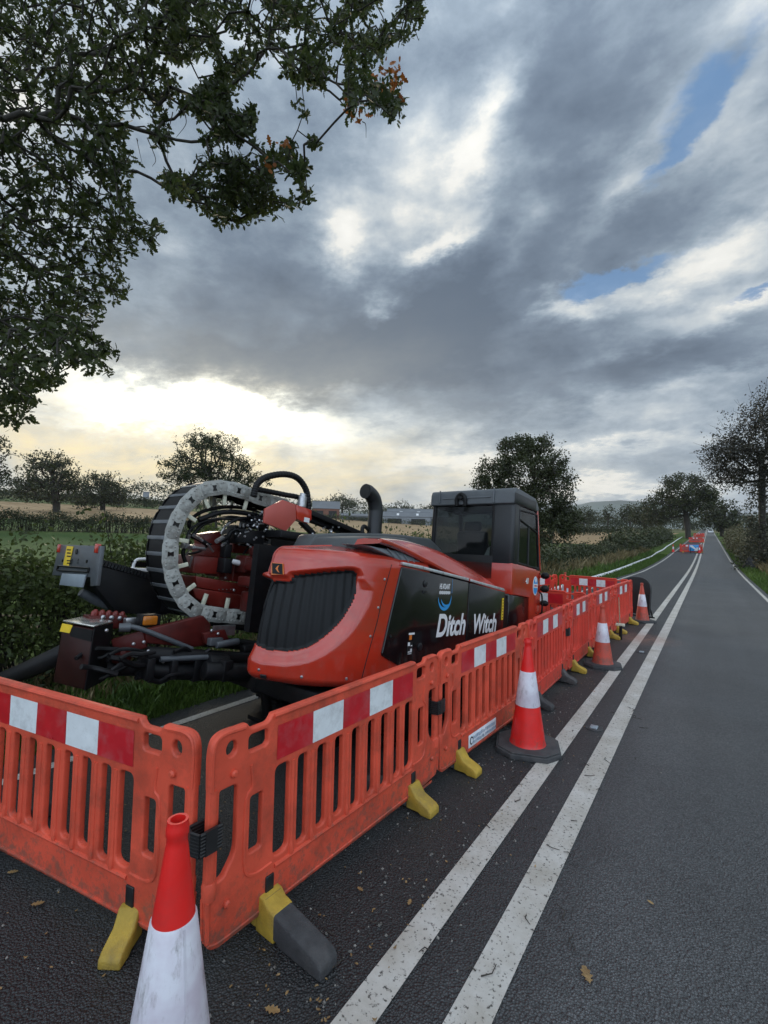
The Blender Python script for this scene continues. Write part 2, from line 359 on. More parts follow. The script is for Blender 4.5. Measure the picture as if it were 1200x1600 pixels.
for k in range(42): gy += [60*1.12**k]
for k in range(30): gy += [-6*1.26**k]
gx = geo_axis([q for q in gx if abs(q) < 3100]+[-3300, 3300]); gy = geo_axis([q for q in gy if abs(q) < 3100]+[-3300, 3300])
X, Y = np.meshgrid(gx, gy); Z = gz(X, Y)
OUT = np.maximum(edge_l(Y)-X, X-XR)                                    # metres beyond the edge of the road
inside = OUT < -.02
Z = np.where(inside, Z-.06, Z+.05*sstep(0, .5, OUT)+.10*sstep(.3, 2.5, OUT))
bumps = np.array([[noise.noise((a*.9, b_*.9, 0)) for a, b_ in zip(ra, rb)] for ra, rb in zip(X, Y)])
Z = Z+np.where(inside, 0, bumps*.05*np.clip(OUT, 0, 1))
ny, nx = X.shape; idx = np.arange(nx*ny).reshape(ny, nx)
Q = np.stack([idx[:-1, :-1], idx[:-1, 1:], idx[1:, 1:], idx[1:, :-1]], -1).reshape(-1, 4)
M['ground'] = mat_ground()
tag(link('ground', np_mesh('ground', np.stack([X, Y, Z], -1).reshape(-1, 3), Q, 4, True), M['ground']), kind='structure')
def ground_h(x, y):
    o = max(float(edge_l(np.array(y)))-x, x-XR)
    return gzf(x, y)+(.05*float(sstep(0, .5, o))+.10*float(sstep(.3, 2.5, o)) if o > -.05 else 0)

# ------------------------------------------------------------------ road and markings
def mat_road():
    m, t, b = nt('asphalt'); N = t.nodes; L = t.links
    g = N.new('ShaderNodeNewGeometry'); sp = N.new('ShaderNodeSeparateXYZ'); L.new(g.outputs['Position'], sp.inputs[0])
    def nz(sc, det=6, ro=.6, vec=None):
        n = N.new('ShaderNodeTexNoise'); n.inputs['Scale'].default_value = sc; n.inputs['Detail'].default_value = det; n.inputs['Roughness'].default_value = ro; L.new(vec or g.outputs['Position'], n.inputs['Vector']); return n.outputs['Fac']
    def rm(f, a, b_, c0, c1):
        r = N.new('ShaderNodeMapRange'); r.inputs[1].default_value = a; r.inputs[2].default_value = b_; r.inputs[3].default_value = c0; r.inputs[4].default_value = c1; L.new(f, r.inputs[0]); return r.outputs[0]
    def mul(a, b_):
        x = N.new('ShaderNodeMath'); x.operation = 'MULTIPLY'; L.new(a, x.inputs[0]); L.new(b_, x.inputs[1]); return x.outputs[0]
    vo = N.new('ShaderNodeTexVoronoi'); vo.inputs['Scale'].default_value = 95; L.new(g.outputs['Position'], vo.inputs['Vector'])
    sepc = N.new('ShaderNodeSeparateColor'); L.new(vo.outputs['Color'], sepc.inputs[0])
    stone = rm(sepc.outputs[0], 0, 1, .66, 1.34)
    pits = rm(vo.outputs['Distance'], .0, .55, 1.25, .5)
    patch = rm(nz(.7, 5), .3, .7, .8, 1.2)
    fine = rm(nz(240, 3), .3, .7, .8, 1.2)
    v = mul(mul(stone, pits), mul(patch, fine))
    mp = N.new('ShaderNodeMapping'); mp.inputs['Scale'].default_value = (1.1, .03, 1); L.new(g.outputs['Position'], mp.inputs[0])
    v = mul(v, rm(nz(1.2, 3, .5, mp.outputs[0]), .3, .7, .82, 1.18))
    cx = N.new('ShaderNodeValToRGB'); e = cx.color_ramp.elements        # darker surface on the closed lane, lighter on the open lane
    mrx = rm(sp.outputs['X'], -1.8, -.5, 0, 1); L.new(mrx, cx.inputs[0])
    e[0].position = .0; e[0].color = (.036, .038, .040, 1); e[1].position = 1; e[1].color = (.116, .120, .123, 1)
    x = e.new(.45); x.color = (.042, .044, .046, 1); x = e.new(.72); x.color = (.060, .063, .066, 1)
    mx = N.new('ShaderNodeMix'); mx.data_type = 'RGBA'; mx.blend_type = 'MULTIPLY'; mx.inputs[0].default_value = 1; L.new(cx.outputs[0], mx.inputs[6]); L.new(v, mx.inputs[7])
    # dried mud and crushed grit, mostly on the closed lane
    gr = rm(nz(2.2, 9, .72), .60, .76, 0, .28); near = rm(sp.outputs['X'], -2, .2, 1, .12)
    m2 = N.new('ShaderNodeMix'); m2.data_type = 'RGBA'; L.new(mul(gr, near), m2.inputs[0]); L.new(mx.outputs[2], m2.inputs[6]); m2.inputs[7].default_value = (.10, .088, .072, 1)
    # red brick-dust stain by the third cone
    vm = N.new('ShaderNodeVectorMath'); vm.operation = 'DISTANCE'; vm.inputs[1].default_value = (-1.12, 10.4, 0); L.new(g.outputs['Position'], vm.inputs[0])
    st = mul(rm(vm.outputs['Value'], .1, .75, 1, 0), rm(nz(6, 8, .7), .35, .6, 0, .8))
    m3 = N.new('ShaderNodeMix'); m3.data_type = 'RGBA'; L.new(st, m3.inputs[0]); L.new(m2.outputs[2], m3.inputs[6]); m3.inputs[7].default_value = (.27, .14, .10, 1)
    L.new(m3.outputs[2], b.inputs['Base Color'])
    b.inputs['Roughness'].default_value = .52; b.inputs['Specular IOR Level'].default_value = .5
    bp = N.new('ShaderNodeBump'); bp.inputs['Strength'].default_value = 1.0; bp.inputs['Distance'].default_value = .010; bp.invert = True; L.new(vo.outputs['Distance'], bp.inputs['Height'])
    b2 = N.new('ShaderNodeBump'); b2.inputs['Strength'].default_value = .5; b2.inputs['Distance'].default_value = .004; L.new(nz(60, 6, .7), b2.inputs['Height']); L.new(bp.outputs[0], b2.inputs['Normal'])
    L.new(b2.outputs[0], b.inputs['Normal'])
    return m
def mat_line():
    m, t, b = nt('worn_white_marking'); N = t.nodes; L = t.links
    g = N.new('ShaderNodeNewGeometry')
    def nz(sc, det=6, ro=.6):
        n = N.new('ShaderNodeTexNoise'); n.inputs['Scale'].default_value = sc; n.inputs['Detail'].default_value = det; n.inputs['Roughness'].default_value = ro; L.new(g.outputs['Position'], n.inputs['Vector']); return n.outputs['Fac']
    c = N.new('ShaderNodeValToRGB'); e = c.color_ramp.elements; e[0].position = .345; e[0].color = (.06, .056, .05, 1); e[1].position = .435; e[1].color = (.54, .525, .49, 1); L.new(nz(46, 8, .66), c.inputs[0])
    c2 = N.new('ShaderNodeValToRGB'); e = c2.color_ramp.elements; e[0].position = .3; e[0].color = (.66, .62, .56, 1); e[1].position = .65; e[1].color = (1, 1, 1, 1); L.new(nz(3, 8, .7), c2.inputs[0])
    vo = N.new('ShaderNodeTexVoronoi'); vo.inputs['Scale'].default_value = 34; L.new(g.outputs['Position'], vo.inputs['Vector'])
    mr = N.new('ShaderNodeMapRange'); mr.inputs[1].default_value = .08; mr.inputs[2].default_value = .16; mr.inputs[3].default_value = .25; L.new(vo.outputs['Distance'], mr.inputs[0])
    mx = N.new('ShaderNodeMix'); mx.data_type = 'RGBA'; mx.blend_type = 'MULTIPLY'; mx.inputs[0].default_value = 1; L.new(c.outputs[0], mx.inputs[6]); L.new(c2.outputs[0], mx.inputs[7])
    m4 = N.new('ShaderNodeMix'); m4.data_type = 'RGBA'; m4.blend_type = 'MULTIPLY'; m4.inputs[0].default_value = 1; L.new(mx.outputs[2], m4.inputs[6]); L.new(mr.outputs[0], m4.inputs[7])
    vm = N.new('ShaderNodeVectorMath'); vm.operation = 'DISTANCE'; vm.inputs[1].default_value = (-1.12, 10.4, 0); L.new(g.outputs['Position'], vm.inputs[0])
    r5 = N.new('ShaderNodeMapRange'); r5.inputs[1].default_value = .1; r5.inputs[2].default_value = .7; r5.inputs[3].default_value = .6; r5.inputs[4].default_value = 0; L.new(vm.outputs['Value'], r5.inputs[0])
    m5 = N.new('ShaderNodeMix'); m5.data_type = 'RGBA'; L.new(r5.outputs[0], m5.inputs[0]); L.new(m4.outputs[2], m5.inputs[6]); m5.inputs[7].default_value = (.36, .2, .15, 1)
    L.new(m5.outputs[2], b.inputs['Base Color']); b.inputs['Roughness'].default_value = .7
    bp = N.new('ShaderNodeBump'); bp.inputs['Strength'].default_value = .5; bp.inputs['Distance'].default_value = .004; L.new(nz(90, 6), bp.inputs['Height']); L.new(bp.outputs[0], b.inputs['Normal'])
    return m
M['road'] = mat_road(); M['line'] = mat_line()
ys = np.array(sorted(list(np.linspace(-40, 30, 36))+list(np.linspace(31, 70, 60))+list(np.linspace(72, 420, 120))))
def strip(name, xa, xb, dz, m, y0=-1e9, y1=1e9, wob=0, nx_=2):
    yy = ys[(ys >= y0) & (ys <= y1)]
    cols = [np.stack([xa(yy)+(xb(yy)-xa(yy))*k/(nx_-1)+(np.array([noise.noise((a*.8, k*3.1, 5)) for a in yy])*wob), yy, zroad(yy)+dz], -1) for k in range(nx_)]
    V = np.stack(cols, 1).reshape(-1, 3); n = len(yy); I = np.arange(n*nx_).reshape(n, nx_)
    Q = np.stack([I[:-1, :-1], I[:-1, 1:], I[1:, 1:], I[1:, :-1]], -1).reshape(-1, 4)
    return tag(link(name, np_mesh(name, V, Q, 4), m), kind='structure')
K = lambda c: (lambda y: np.full_like(y, c))
strip('road', lambda y: xl(y)-.32, lambda y: np.full_like(y, 1.80), 0, M['road'])
strip('road_marking', K(-1.225), K(-1.08), .004, M['line'], wob=.008)
strip('road_marking', K(-.875), K(-.715), .004, M['line'], wob=.008)
strip('road_marking', lambda y: xl(y)-.055, lambda y: xl(y)+.055, .004, M['line'], wob=.015)
strip('road_marking', K(1.55), K(1.65), .004, M['line'], wob=.012)

# ------------------------------------------------------------------ barriers
BL = 2.1
def mir(pts): return [(BL-x, z) for x, z in pts][::-1]
def barrier_mesh():
    top = [(0, .36), (.0, .74), (-.0, .74), (0, .955), (.035, .992), (.205, .998), (.222, .972), (.335, .974), (.355, 1.0)]
    out = roundpoly([(.018, .095), (0, .36), (0, .955), (.045, 1.0), (.2, 1.0), (.225, .968), (.335, .968), (.36, 1.0)] +
                    mir([(.018, .095), (0, .36), (0, .955), (.045, 1.0), (.2, 1.0), (.225, .968), (.335, .968), (.36, 1.0)]) +
                    mir([(.075, .072), (.34, .072)]) + [(.34, .072), (.075, .072)],
                    [.03, .02, .05, .03, .012, .02, .02, .012]+[.012, .02, .02, .012, .03, .05, .02, .03]+[.01, .02, .02, .01])
    holes = []
    def both(h): holes.append(h); holes.append([(BL-x, z) for x, z in h])
    both([(.113+.030*math.cos(a*math.pi/8), .912+.034*math.sin(a*math.pi/8)) for a in range(16)])
    both(rrect(.212, .862, .335, .940, .022))
    both(roundpoly([(.055, .36), (.09, .36), (.155, .44), (.155, .745), (.055, .745)], [.012, .03, .04, .03, .012]))
    both(rrect(.234, .395, .308, .652, .014))
    for c, w in ((.440, .100), (.588, .070), (.742, .072), (.890, .070), (1.05, .074), (1.21, .070), (1.358, .072), (1.512, .070), (1.66, .100)):
        lo = .29+.012*((int(c*100)*7) % 3-1)
        holes.append(roundpoly([(c-w/2, lo), (c+w/2, lo), (c+w/2, .735), (c-w/2, .735)], [w*.42, w*.42, w*.35, w*.35], 5))
    me = slab_mesh(out, holes, .036, .009, 2)
    me.transform(Matrix.Rotation(R(90), 4, 'X'))          # stand it up: x along, z up
    return me
B_ME = barrier_mesh(); B_ME.name = 'barrier_panel'
def panel_extras():
    """raised mouldings: top rail lip, bar ribs, base panel lip, corner posts"""
    b = MB()
    for s in (-1, 1):
        y = s*.018
        b.tube([(.37, y*.85, .987), (1.73, y*.85, .987)], .013, 8)
        b.tube(smooth_path([(.40, y, .262), (1.7, y, .262)], 4), .011, 8)
        b.tube(smooth_path([(.02, y, .115), (.09, y, .098), (.33, y, .098)], 4), .006, 6)
        b.tube([(.41, y, .095), (1.69, y, .095)], .007, 6)
        for c in (.514, .665, .816, .970, 1.13, 1.284, 1.435, 1.586):
            b.tube([(c, y*.5, .30), (c, y*.6, .51), (c, y*.5, .73)], [.0185, .0155, .0185], 8)
            b.tube([(c, y*.8, .268), (c, y*.7, .295), (c, y*.6, .33)], [.016, .022, .016], 8)
        for x0, sg in ((0, 1), (BL, -1)):
            b.tube(smooth_path([(x0+sg*.016, y, .13), (x0+sg*.008, y, .30)], 3), .010, 6)
            b.tube(smooth_path([(x0+sg*.012, y, .76), (x0+sg*.012, y, .93), (x0+sg*.055, y, .985), (x0+sg*.19, y, .985)], 6), .009, 6)
            b.tube(smooth_path([(x0+sg*.23, y, .80), (x0+sg*.24, y, .70), (x0+sg*.205, y, .64), (x0+sg*.205, y, .36), (x0+sg*.26, y, .29), (x0+sg*.38, y, .285)], 5), .008, 6)
            b.lathe([(.018, 0), (.018, .012), (.010, .02)], 10, (x0+sg*.11, y, .245), ax=Matrix.Rotation(R(-90*s), 3, 'X'))
            b.lathe([(.018, 0), (.018, .012), (.010, .02)], 10, (x0+sg*.125, y, .80), ax=Matrix.Rotation(R(-90*s), 3, 'X'))
    for x0, sg in ((0, 1), (BL, -1)):
        b.tube([(x0+sg*.027, 0, .34), (x0+sg*.027, 0, .76)], .025, 12)
        b.lathe([(.032, .30), (.034, .36), (.028, .375)], 12, (x0+sg*.027, 0, 0))
    # joins strip of mouldings to the panel as one moulded piece
    me = bpy.data.meshes.new('x'); me.from_pydata(b.v, [], b.f); return me
def join_mesh(a, b_):
    bm = bmesh.new(); bm.from_mesh(a); bm.from_mesh(b_); bm.to_mesh(a); bm.free(); return a
join_mesh(B_ME, panel_extras())
B_ME.polygons.foreach_set('use_smooth', [True]*len(B_ME.polygons)); B_ME.set_sharp_from_angle(angle=R(42))
def strip_mesh(idx, seed):
    b = MB(); r = random.Random(seed); w = 1.31/5
    for k in idx:
        x0, x1 = .395+w*k, .395+w*(k+1)
        n = 4; j = [r.uniform(-.004, .004) for _ in range(2)]
        for s in (-1, 1):
            y = s*(.0205 if k % 2 == 0 else .0202)
            b.add([(x0+j[0], y, .768), (x1+j[1], y, .768), (x1, y, .935), (x0, y, .935)], [(0, 1, 2, 3)])
            b.add([(x0+j[0], y-s*.003, .768), (x1+j[1], y-s*.003, .768), (x1, y-s*.003, .935), (x0, y-s*.003, .935)], [(0, 1, 2, 3)])
    return b
RED_ME = None; protos = {}
def foot_mb(flip=1):
    """rubber block with a slot for the barrier, long slope one way and a short nose the other (local: y across the barrier)"""
    a = MB(); a.prism([(-.06, y*flip, z) for y, z in [(.0, .165), (.05, .16), (.075, .135), (.40, .075), (.425, .05), (.425, .0), (.16, 0), (.14, .015), (0, .015)]], (.12, 0, 0))
    c = MB(); c.prism([(-.063, -y*flip, z) for y, z in [(.0, .168), (.04, .165), (.055, .14), (.085, .10), (.175, .065), (.20, .045), (.20, 0), (.12, 0), (.10, .012), (0, .012)]], (.126, 0, 0))
    return a, c
FA, FC = foot_mb(1); GA, GC = foot_mb(-1)
def make_barrier(name='safety_barrier', m='barrier'):
    root = empty(name)
    root_panel = link('panel', B_ME, None, root)
    if not B_ME.materials: B_ME.materials.append(M['barrier'])
    root_panel.material_slots[0].link = 'OBJECT'; root_panel.material_slots[0].material = M[m]
    for k in range(5): strip_mesh((k,), 3+k).build('reflective_block', M['refl_white' if k % 2 else 'refl_red'], root)
    return root
def add_feet(root, flip, colour_long, colour_short, xs=(.37, 1.73), turn=0):
    for x in xs:
        a, c = (FA, FC) if flip > 0 else (GA, GC)
        f = a.build('foot', M[colour_long], root, bevel=.010, seg=2, loc=(x, 0, 0)); f.rotation_euler = (0, 0, R(turn))
        c.build('foot_end', M[colour_short], f, bevel=.010, seg=2)
        p = MB(); p.box((x, 0, .15), (.052, .052, .17)); p.build('foot_post', M['clip'], root, bevel=.004)
def clip_part(root, x, z=.575):
    b = MB()
    for k in range(7): b.tube([(x-.055, -.045, z-.042+.014*k), (x+.055, -.045, z-.042+.014*k), (x+.068, 0, z-.042+.014*k), (x+.055, .045, z-.042+.014*k), (x-.055, .045, z-.042+.014*k), (x-.068, 0, z-.042+.014*k), (x-.055, -.045, z-.042+.014*k)], .0085, 6)
    b.box((x, -.047, z), (.06, .014, .10)); b.build('strap_clip', M['clip'], root)
def place(root, x, y, rz, sx=1): root.location = (x, y, gzf(x, y) if y > 30 else 0); root.rotation_euler = (0, 0, rz); root.scale = (sx, 1, 1)
ROW = 'orange barriers along the centre line'
b0 = make_barrier(); tag(b0, 'orange barrier between the corner and the second cone, first along the white lines', 'barrier', ROW)
def barrier_copy(src, label, group, m=None):
    c = copy_tree(src); tag(c, label, 'barrier', group)
    if m:
        for ch in c.children:
            if ch.name.startswith('panel'): ch.material_slots[0].material = M[m]
    return c
# local +x runs away from the camera along the row, +y of the panel faces the machine
nodes = [(-1.80, 1.262), (-1.735, 3.225), (-1.64, 5.06), (-1.655, 6.86), (-1.66, 8.50), (-1.62, 10.36), (-1.53, 12.45)]
labs = [None, 'orange barrier with a white and blue sticker on its base panel, behind the second cone',
        'orange barrier beside the cab, third from the corner along the white lines',
        'orange barrier right behind the third cone', 'orange barrier between the cross barrier and the leaning stake',
        'farthest orange barrier of the long row, beside the black sign']
row = []
for i in range(6):
    (xa, ya), (xb, yb) = nodes[i], nodes[i+1]
    L_ = math.hypot(xb-xa, yb-ya); an = math.atan2(yb-ya, xb-xa)
    r_ = b0 if i == 0 else barrier_copy(b0, labs[i], ROW, 'barrier_b' if i >= 2 else None)
    row.append(r_); place(r_, xa, ya, an, (L_-.012)/BL)
LF = empty('safety_barrier'); bpy.data.objects.remove(LF)
cl = barrier_copy(b0, 'orange barrier closing the near end of the works, cut off by the left edge', 'orange barriers across the lane')
place(cl, -1.87, 1.255, R(190))
cr = barrier_copy(b0, 'orange barrier across the lane in front of the cab, banded side facing the camera', 'orange barriers across the lane', 'barrier_b')
place(cr, -1.74, 8.58, R(178))
ce = barrier_copy(b0, 'red orange barrier closing the far end of the works, plain holed rail facing the camera', 'orange barriers across the lane', 'barrier_b')
place(ce, -1.56, 12.35, R(166), .84)
cf = barrier_copy(b0, 'orange barrier on the verge side of the works, behind the cab', 'orange barriers across the lane', 'barrier_b')
place(cf, -3.32, 12.72, R(257))
# feet: the long end of each foot points at the carriageway (local -y) or at the machine
add_feet(row[0], -1, 'foot_black', 'foot_yellow', xs=(.37,)); add_feet(row[0], 1, 'foot_black', 'foot_yellow', xs=(1.73,))
for r_, (lc, sc) in zip(row[1:], [('foot_black', 'foot_yellow'), ('foot_black', 'foot_black'), ('foot_black', 'foot_yellow'), ('foot_black', 'foot_yellow'), ('foot_black', 'foot_yellow')]):
    add_feet(r_, 1, lc, sc)
add_feet(cl, -1, 'foot_black', 'foot_yellow', xs=(.37,), turn=24); add_feet(cl, -1, 'foot_black', 'foot_black', xs=(1.73,))
for r_ in (cr, ce, cf): add_feet(r_, 1, 'foot_black', 'foot_yellow')
for ch in [q for q in row[0].children if q.name.startswith('foot') and q.location.x < 1 and q.name[:9] != 'foot_post']:
    b = MB(); b.prism([(-.0625, -y, z) for y, z in [(-.004, .1675), (.046, .1630), (.078, .1375), (.125, .128), (.125, -.0), (-.004, -.0)]], (.125, 0, 0)); b.build('yellow_end', M['foot_yellow'], ch, bevel=.008)
for ch in [q for q in cl.children if q.name.startswith('foot') and q.location.x < 1 and q.name[:9] != 'foot_post']: ch.scale = (.8, .9, .9)
clip_part(row[0], -.005, .575); clip_part(row[0], 2.09, .60); clip_part(row[2], 2.05, .62)
# sticker on the second barrier's base panel
st = MB(); st.box((.86, -.0215, .165), (.62, .003, .105)); so = st.build('base_sticker', M['sticker'], row[1], bevel=.001)
lt = MB(); lt.lathe([(.034, 0), (.034, .002)], 20, (.605, -.0238, .165), ax=Matrix.Rotation(R(90), 3, 'X')); lt.build('sticker_emblem', M['dark'], so)
tm = MB(); rs_ = random.Random(3)
for x0, x1 in ((.645, .885), (.915, 1.15)):          # wording too worn to read: only strokes are left
    for z0, h_ in ((.180, .034), (.140, .026)):
        x = x0
        while x < x1:
            w_ = rs_.uniform(.008, .02); tm.box((x+w_/2, -.0240, z0+rs_.uniform(-.003, .003)), (w_, .0012, h_*rs_.uniform(.6, 1))); x += w_+rs_.uniform(.006, .014)
M['worn_blue'] = mat('worn_blue_print', (.24, .32, .42), .5, var=.3, scale=40)
tm.build('worn_lettering', M['worn_blue'], so)
bits = MB(); bits.lathe([(.022, 0), (.022, .002)], 16, (.605, -.0256, .165), ax=Matrix.Rotation(R(90), 3, 'X')); bits.build('sticker_emblem_centre', M['sticker'], so)

# ------------------------------------------------------------------ cones
def octagon(a, c): return [(a, -c), (a, c), (c, a), (-c, a), (-a, c), (-a, -c), (-c, -a), (c, -a)]
def make_cone(red='cone_red', h=.98, low=.39):
    root = empty('traffic_cone'); k = h/.98
    base = MB(); base.prism([(x, y, 0) for x, y in octagon(.275*k, .15*k)], (0, 0, .042*k)); base.prism([(x*.94, y*.94, .042*k) for x, y in octagon(.275*k, .15*k)], (0, 0, .012))
    base.build('base', M['cone_base'], root, bevel=.010, seg=3)
    body = MB(); rr = lambda z: (.163-.1445*z)*k if z > .09 else (.163-.1445*z+.030*(1-z/.09)**2)*k
    body.lathe([(rr(z), z*k) for z in (.052, .058, .066, .08, .10, .2, .30, .395)], 40)
    body.build('lower_body', M[red], root, smooth=40)
    sl = MB(); sl.lathe([(rr(low)+.002, low*k), (rr(low+.005)+.004, (low+.005)*k), (rr(.68)+.004, .685*k), (rr(.69)+.001, .69*k)], 40)
    # overlap seam of the sleeve
    sl.beam((rr(.395)*.75, -rr(.395)*.68-.003, .398*k), (rr(.68)*.75, -rr(.68)*.68-.003, .683*k), .008, .004)
    sl.build('reflective_sleeve', M['sleeve'], root, smooth=40)
    tp = MB(); z0 = .685
    tp.lathe([(rr(z0), z0*k), (rr(.88), .885*k), (.0335*k, .90*k), (.0315*k, .91*k), (.0310*k, .930*k), (.0345*k, .936*k), (.0345*k, .958*k), (.0315*k, .966*k), (.0315*k, .98*k), (.023*k, .98*k), (.021*k, .90*k)], 40)
    tp.build('top', M[red], root, smooth=35)
    return root
CG = 'traffic cones beside the barriers'
c1 = make_cone('cone_red', low=.22); tag(c1, 'nearest traffic cone, bright red top over a scuffed grey white sleeve, at the barrier corner', 'traffic cone', CG); c1.location = (-1.385, .868, 0); c1.rotation_euler = (0, 0, R(38))
c2 = make_cone('cone_red'); tag(c2, 'bright red and white cone standing on the edge of the left white line', 'traffic cone', CG); c2.location = (-1.375, 4.28, 0); c2.rotation_euler = (0, 0, R(20))
c3 = make_cone('cone_old', .92); tag(c3, 'weathered dull red cone with white band, third along the barriers', 'traffic cone', CG); c3.location = (-1.35, 7.75, 0); c3.rotation_euler = (0, 0, R(12))
c4 = copy_tree(c3); tag(c4, 'weathered cone in front of the black sign, farthest of the row', 'traffic cone', CG); c4.location = (-1.33, 12.65, 0); c4.rotation_euler = (0, 0, R(40))
p5 = at_z(883, 892, 1.02); c5 = copy_tree(c3); tag(c5, 'cone behind the far end barrier, only its red tip showing', 'traffic cone', CG); c5.location = (p5[0], p5[1], .06)

# ------------------------------------------------------------------ things beside the row
sg = empty('road_sign', (-1.56, 13.2, 0), R(-20), 'black round topped back of a temporary road sign standing at the end of the barriers', 'road sign')
me = slab_mesh(roundpoly([(-.37, .10), (.37, .10), (.37, 1.02), (-.37, 1.02)], [.03, .03, .34, .34], 10), [], .05, .015)
me.transform(Matrix.Rotation(R(90), 4, 'X')); me.transform(Matrix.Rotation(R(-8), 4, 'X'))
o = link('sign_back', me, M['clip'], sg); me.polygons.foreach_set('use_smooth', [True]*len(me.polygons)); me.set_sharp_from_angle(angle=R(40))
f = MB()
for x in (-.3, .3): f.tube([(x, .30, 0), (x, .02, .55)], .016, 8); f.tube([(x, -.06, 0), (x, .05, .6)], .016, 8)
f.beam((-.34, .30, .02), (.34, .30, .02), .03, .03); f.build('stand', M['black'], sg)
sk = empty('marker_stake', (-1.43, 10.05, 0), 0, 'thin wooden stake with an orange cap leaning on the barriers near the third cone', 'stake')
b = MB(); b.tube([(.0, .0, 0), (-.04, .1, .80)], [.012, .009], 8); b.build('shaft', M['wood'], sk)
b = MB(); b.box((-.005, .02, .28), (.16, .05, .05)); b.build('crosspiece', M['cream'], sk, bevel=.006)
b = MB(); b.tube([(.0, 0, .0), (.01, -.03, .26)], .028, 8); b.build('sleeve', M['black'], sk)
b = MB(); b.tube([(-.04, .1, .80), (-.041, .103, .86)], [.014, .012], 8); b.build('cap', M['cone_red'], sk)
tr = empty('road_sign', (2.35, 40.6, gzf(2.35, 40.6)+.05), R(-20), 'black triangular back of a road sign on the right grass verge', 'road sign')
b = MB(); b.prism([(x, 0, z) for x, z in roundpoly([(-.62, .05), (.62, .05), (-.12, 1.02)], .07)], (0, .04, 0)); b.build('sign_back', M['clip'], tr, bevel=.01)
b = MB(); b.tube([(-.3, .35, 0), (-.12, .05, .7)], .02, 8); b.tube([(.2, .35, 0), (.05, .05, .6)], .02, 8); b.build('stand', M['black'], tr)
# catseyes
for i, (x, y) in enumerate(((-.98, 5.14), (-.975, 9.12))):
    ce_ = empty('road_stud', (x, y, 0), 0, ('cat\'s eye road stud between the white lines beside the second cone', 'cat\'s eye road stud between the white lines beyond the third cone')[i], 'road stud', 'road studs between the white lines')
    b = MB(); b.lathe([(.085, .001), (.085, .004), (.066, .011), (.055, .009)], 24); b.build('casting', M['foot_black'], ce_, smooth=40)
    b = MB(); b.box((0, 0, .012), (.07, .09, .016)); b.build('rubber_insert', M['label_grey'], ce_, bevel=.006)
    b = MB(); [b.lathe([(.009, 0), (.008, .004)], 10, (q, -.046, .012), ax=Matrix.Rotation(R(90), 3, 'X')) for q in (-.022, .022)]; b.build('lens', M['steel'], ce_)
# white plastic pipe strung along the verge
pp = [(-4.60, 9), (-4.62, 16), (-4.60, 22), (-4.66, 30), (-4.80, 38), (-4.88, 46), (-4.80, 54), (-4.95, 62), (-4.90, 70), (-5.1, 80), (-5.2, 95), (-5.45, 115), (-5.6, 140)]
path = smooth_path([(x, y, ground_h(x, y)+.085) for x, y in pp], 8)
b = MB(); b.tube(path, .085, 10); tag(b.build('plastic_pipe', M['pvc'], smooth=40), 'long white plastic pipe laid along the left grass verge', 'pipe')

# ------------------------------------------------------------------ directional drill
AL, PI_ = R(3.5), R(5.5)
mX = np.array([math.sin(AL)*math.cos(PI_), math.cos(AL)*math.cos(PI_), -math.sin(PI_)])
mY = np.array([-math.cos(AL), math.sin(AL), 0]); mZ = np.cross(mX, mY); RM = np.array([mX, mY, mZ])
MO = np.array([-2.127, 3.2897, 1.7308])
BASE = np.array([.6, 1.1, -1.681]); OFF = -BASE
def toloc(p): return RM @ (np.asarray(p, float)-MO)
def L_(u, v, axis, val):
    d = RM @ ray(u, v); c = RM @ (CAM-MO); return c+d*(val-c[axis])/d[axis]
def LD(u, v, dep): return toloc(CAM+ray(u, v)*dep)
drill = empty('directional_drill', label='red and black drilling machine with glass cab and looped drag chain, behind the barriers', cat='drilling machine')
bw = MO+RM.T @ BASE
drill.matrix_world = Matrix(((mX[0], mY[0], mZ[0], bw[0]), (mX[1], mY[1], mZ[1], bw[1]), (mX[2], mY[2], mZ[2], bw[2]), (0, 0, 0, 1)))
def part(b, name, m, parent=None, **k):
    return b.build(name, M[m], parent or drill, off=OFF, **k)
def place_text(txt, cap_h, width, x, y, z, m, name, parent, shear=.0, bold=0.0):
    me = text_mesh(txt, 1, shear, .0, 1, bold)
    v = np.array([p.co[:] for p in me.vertices]); w = v[:, 0].max()-v[:, 0].min(); h = .70
    me.transform(Matrix.Translation((-v[:, 0].min(), 0, 0))); me.transform(Matrix.Diagonal((width/w, cap_h/h, 1, 1)))
    me.transform(Matrix.Rotation(R(90), 4, 'X'))
    return link(name, me, M[m], parent, (x+OFF[0], y+OFF[1], z+OFF[2]))

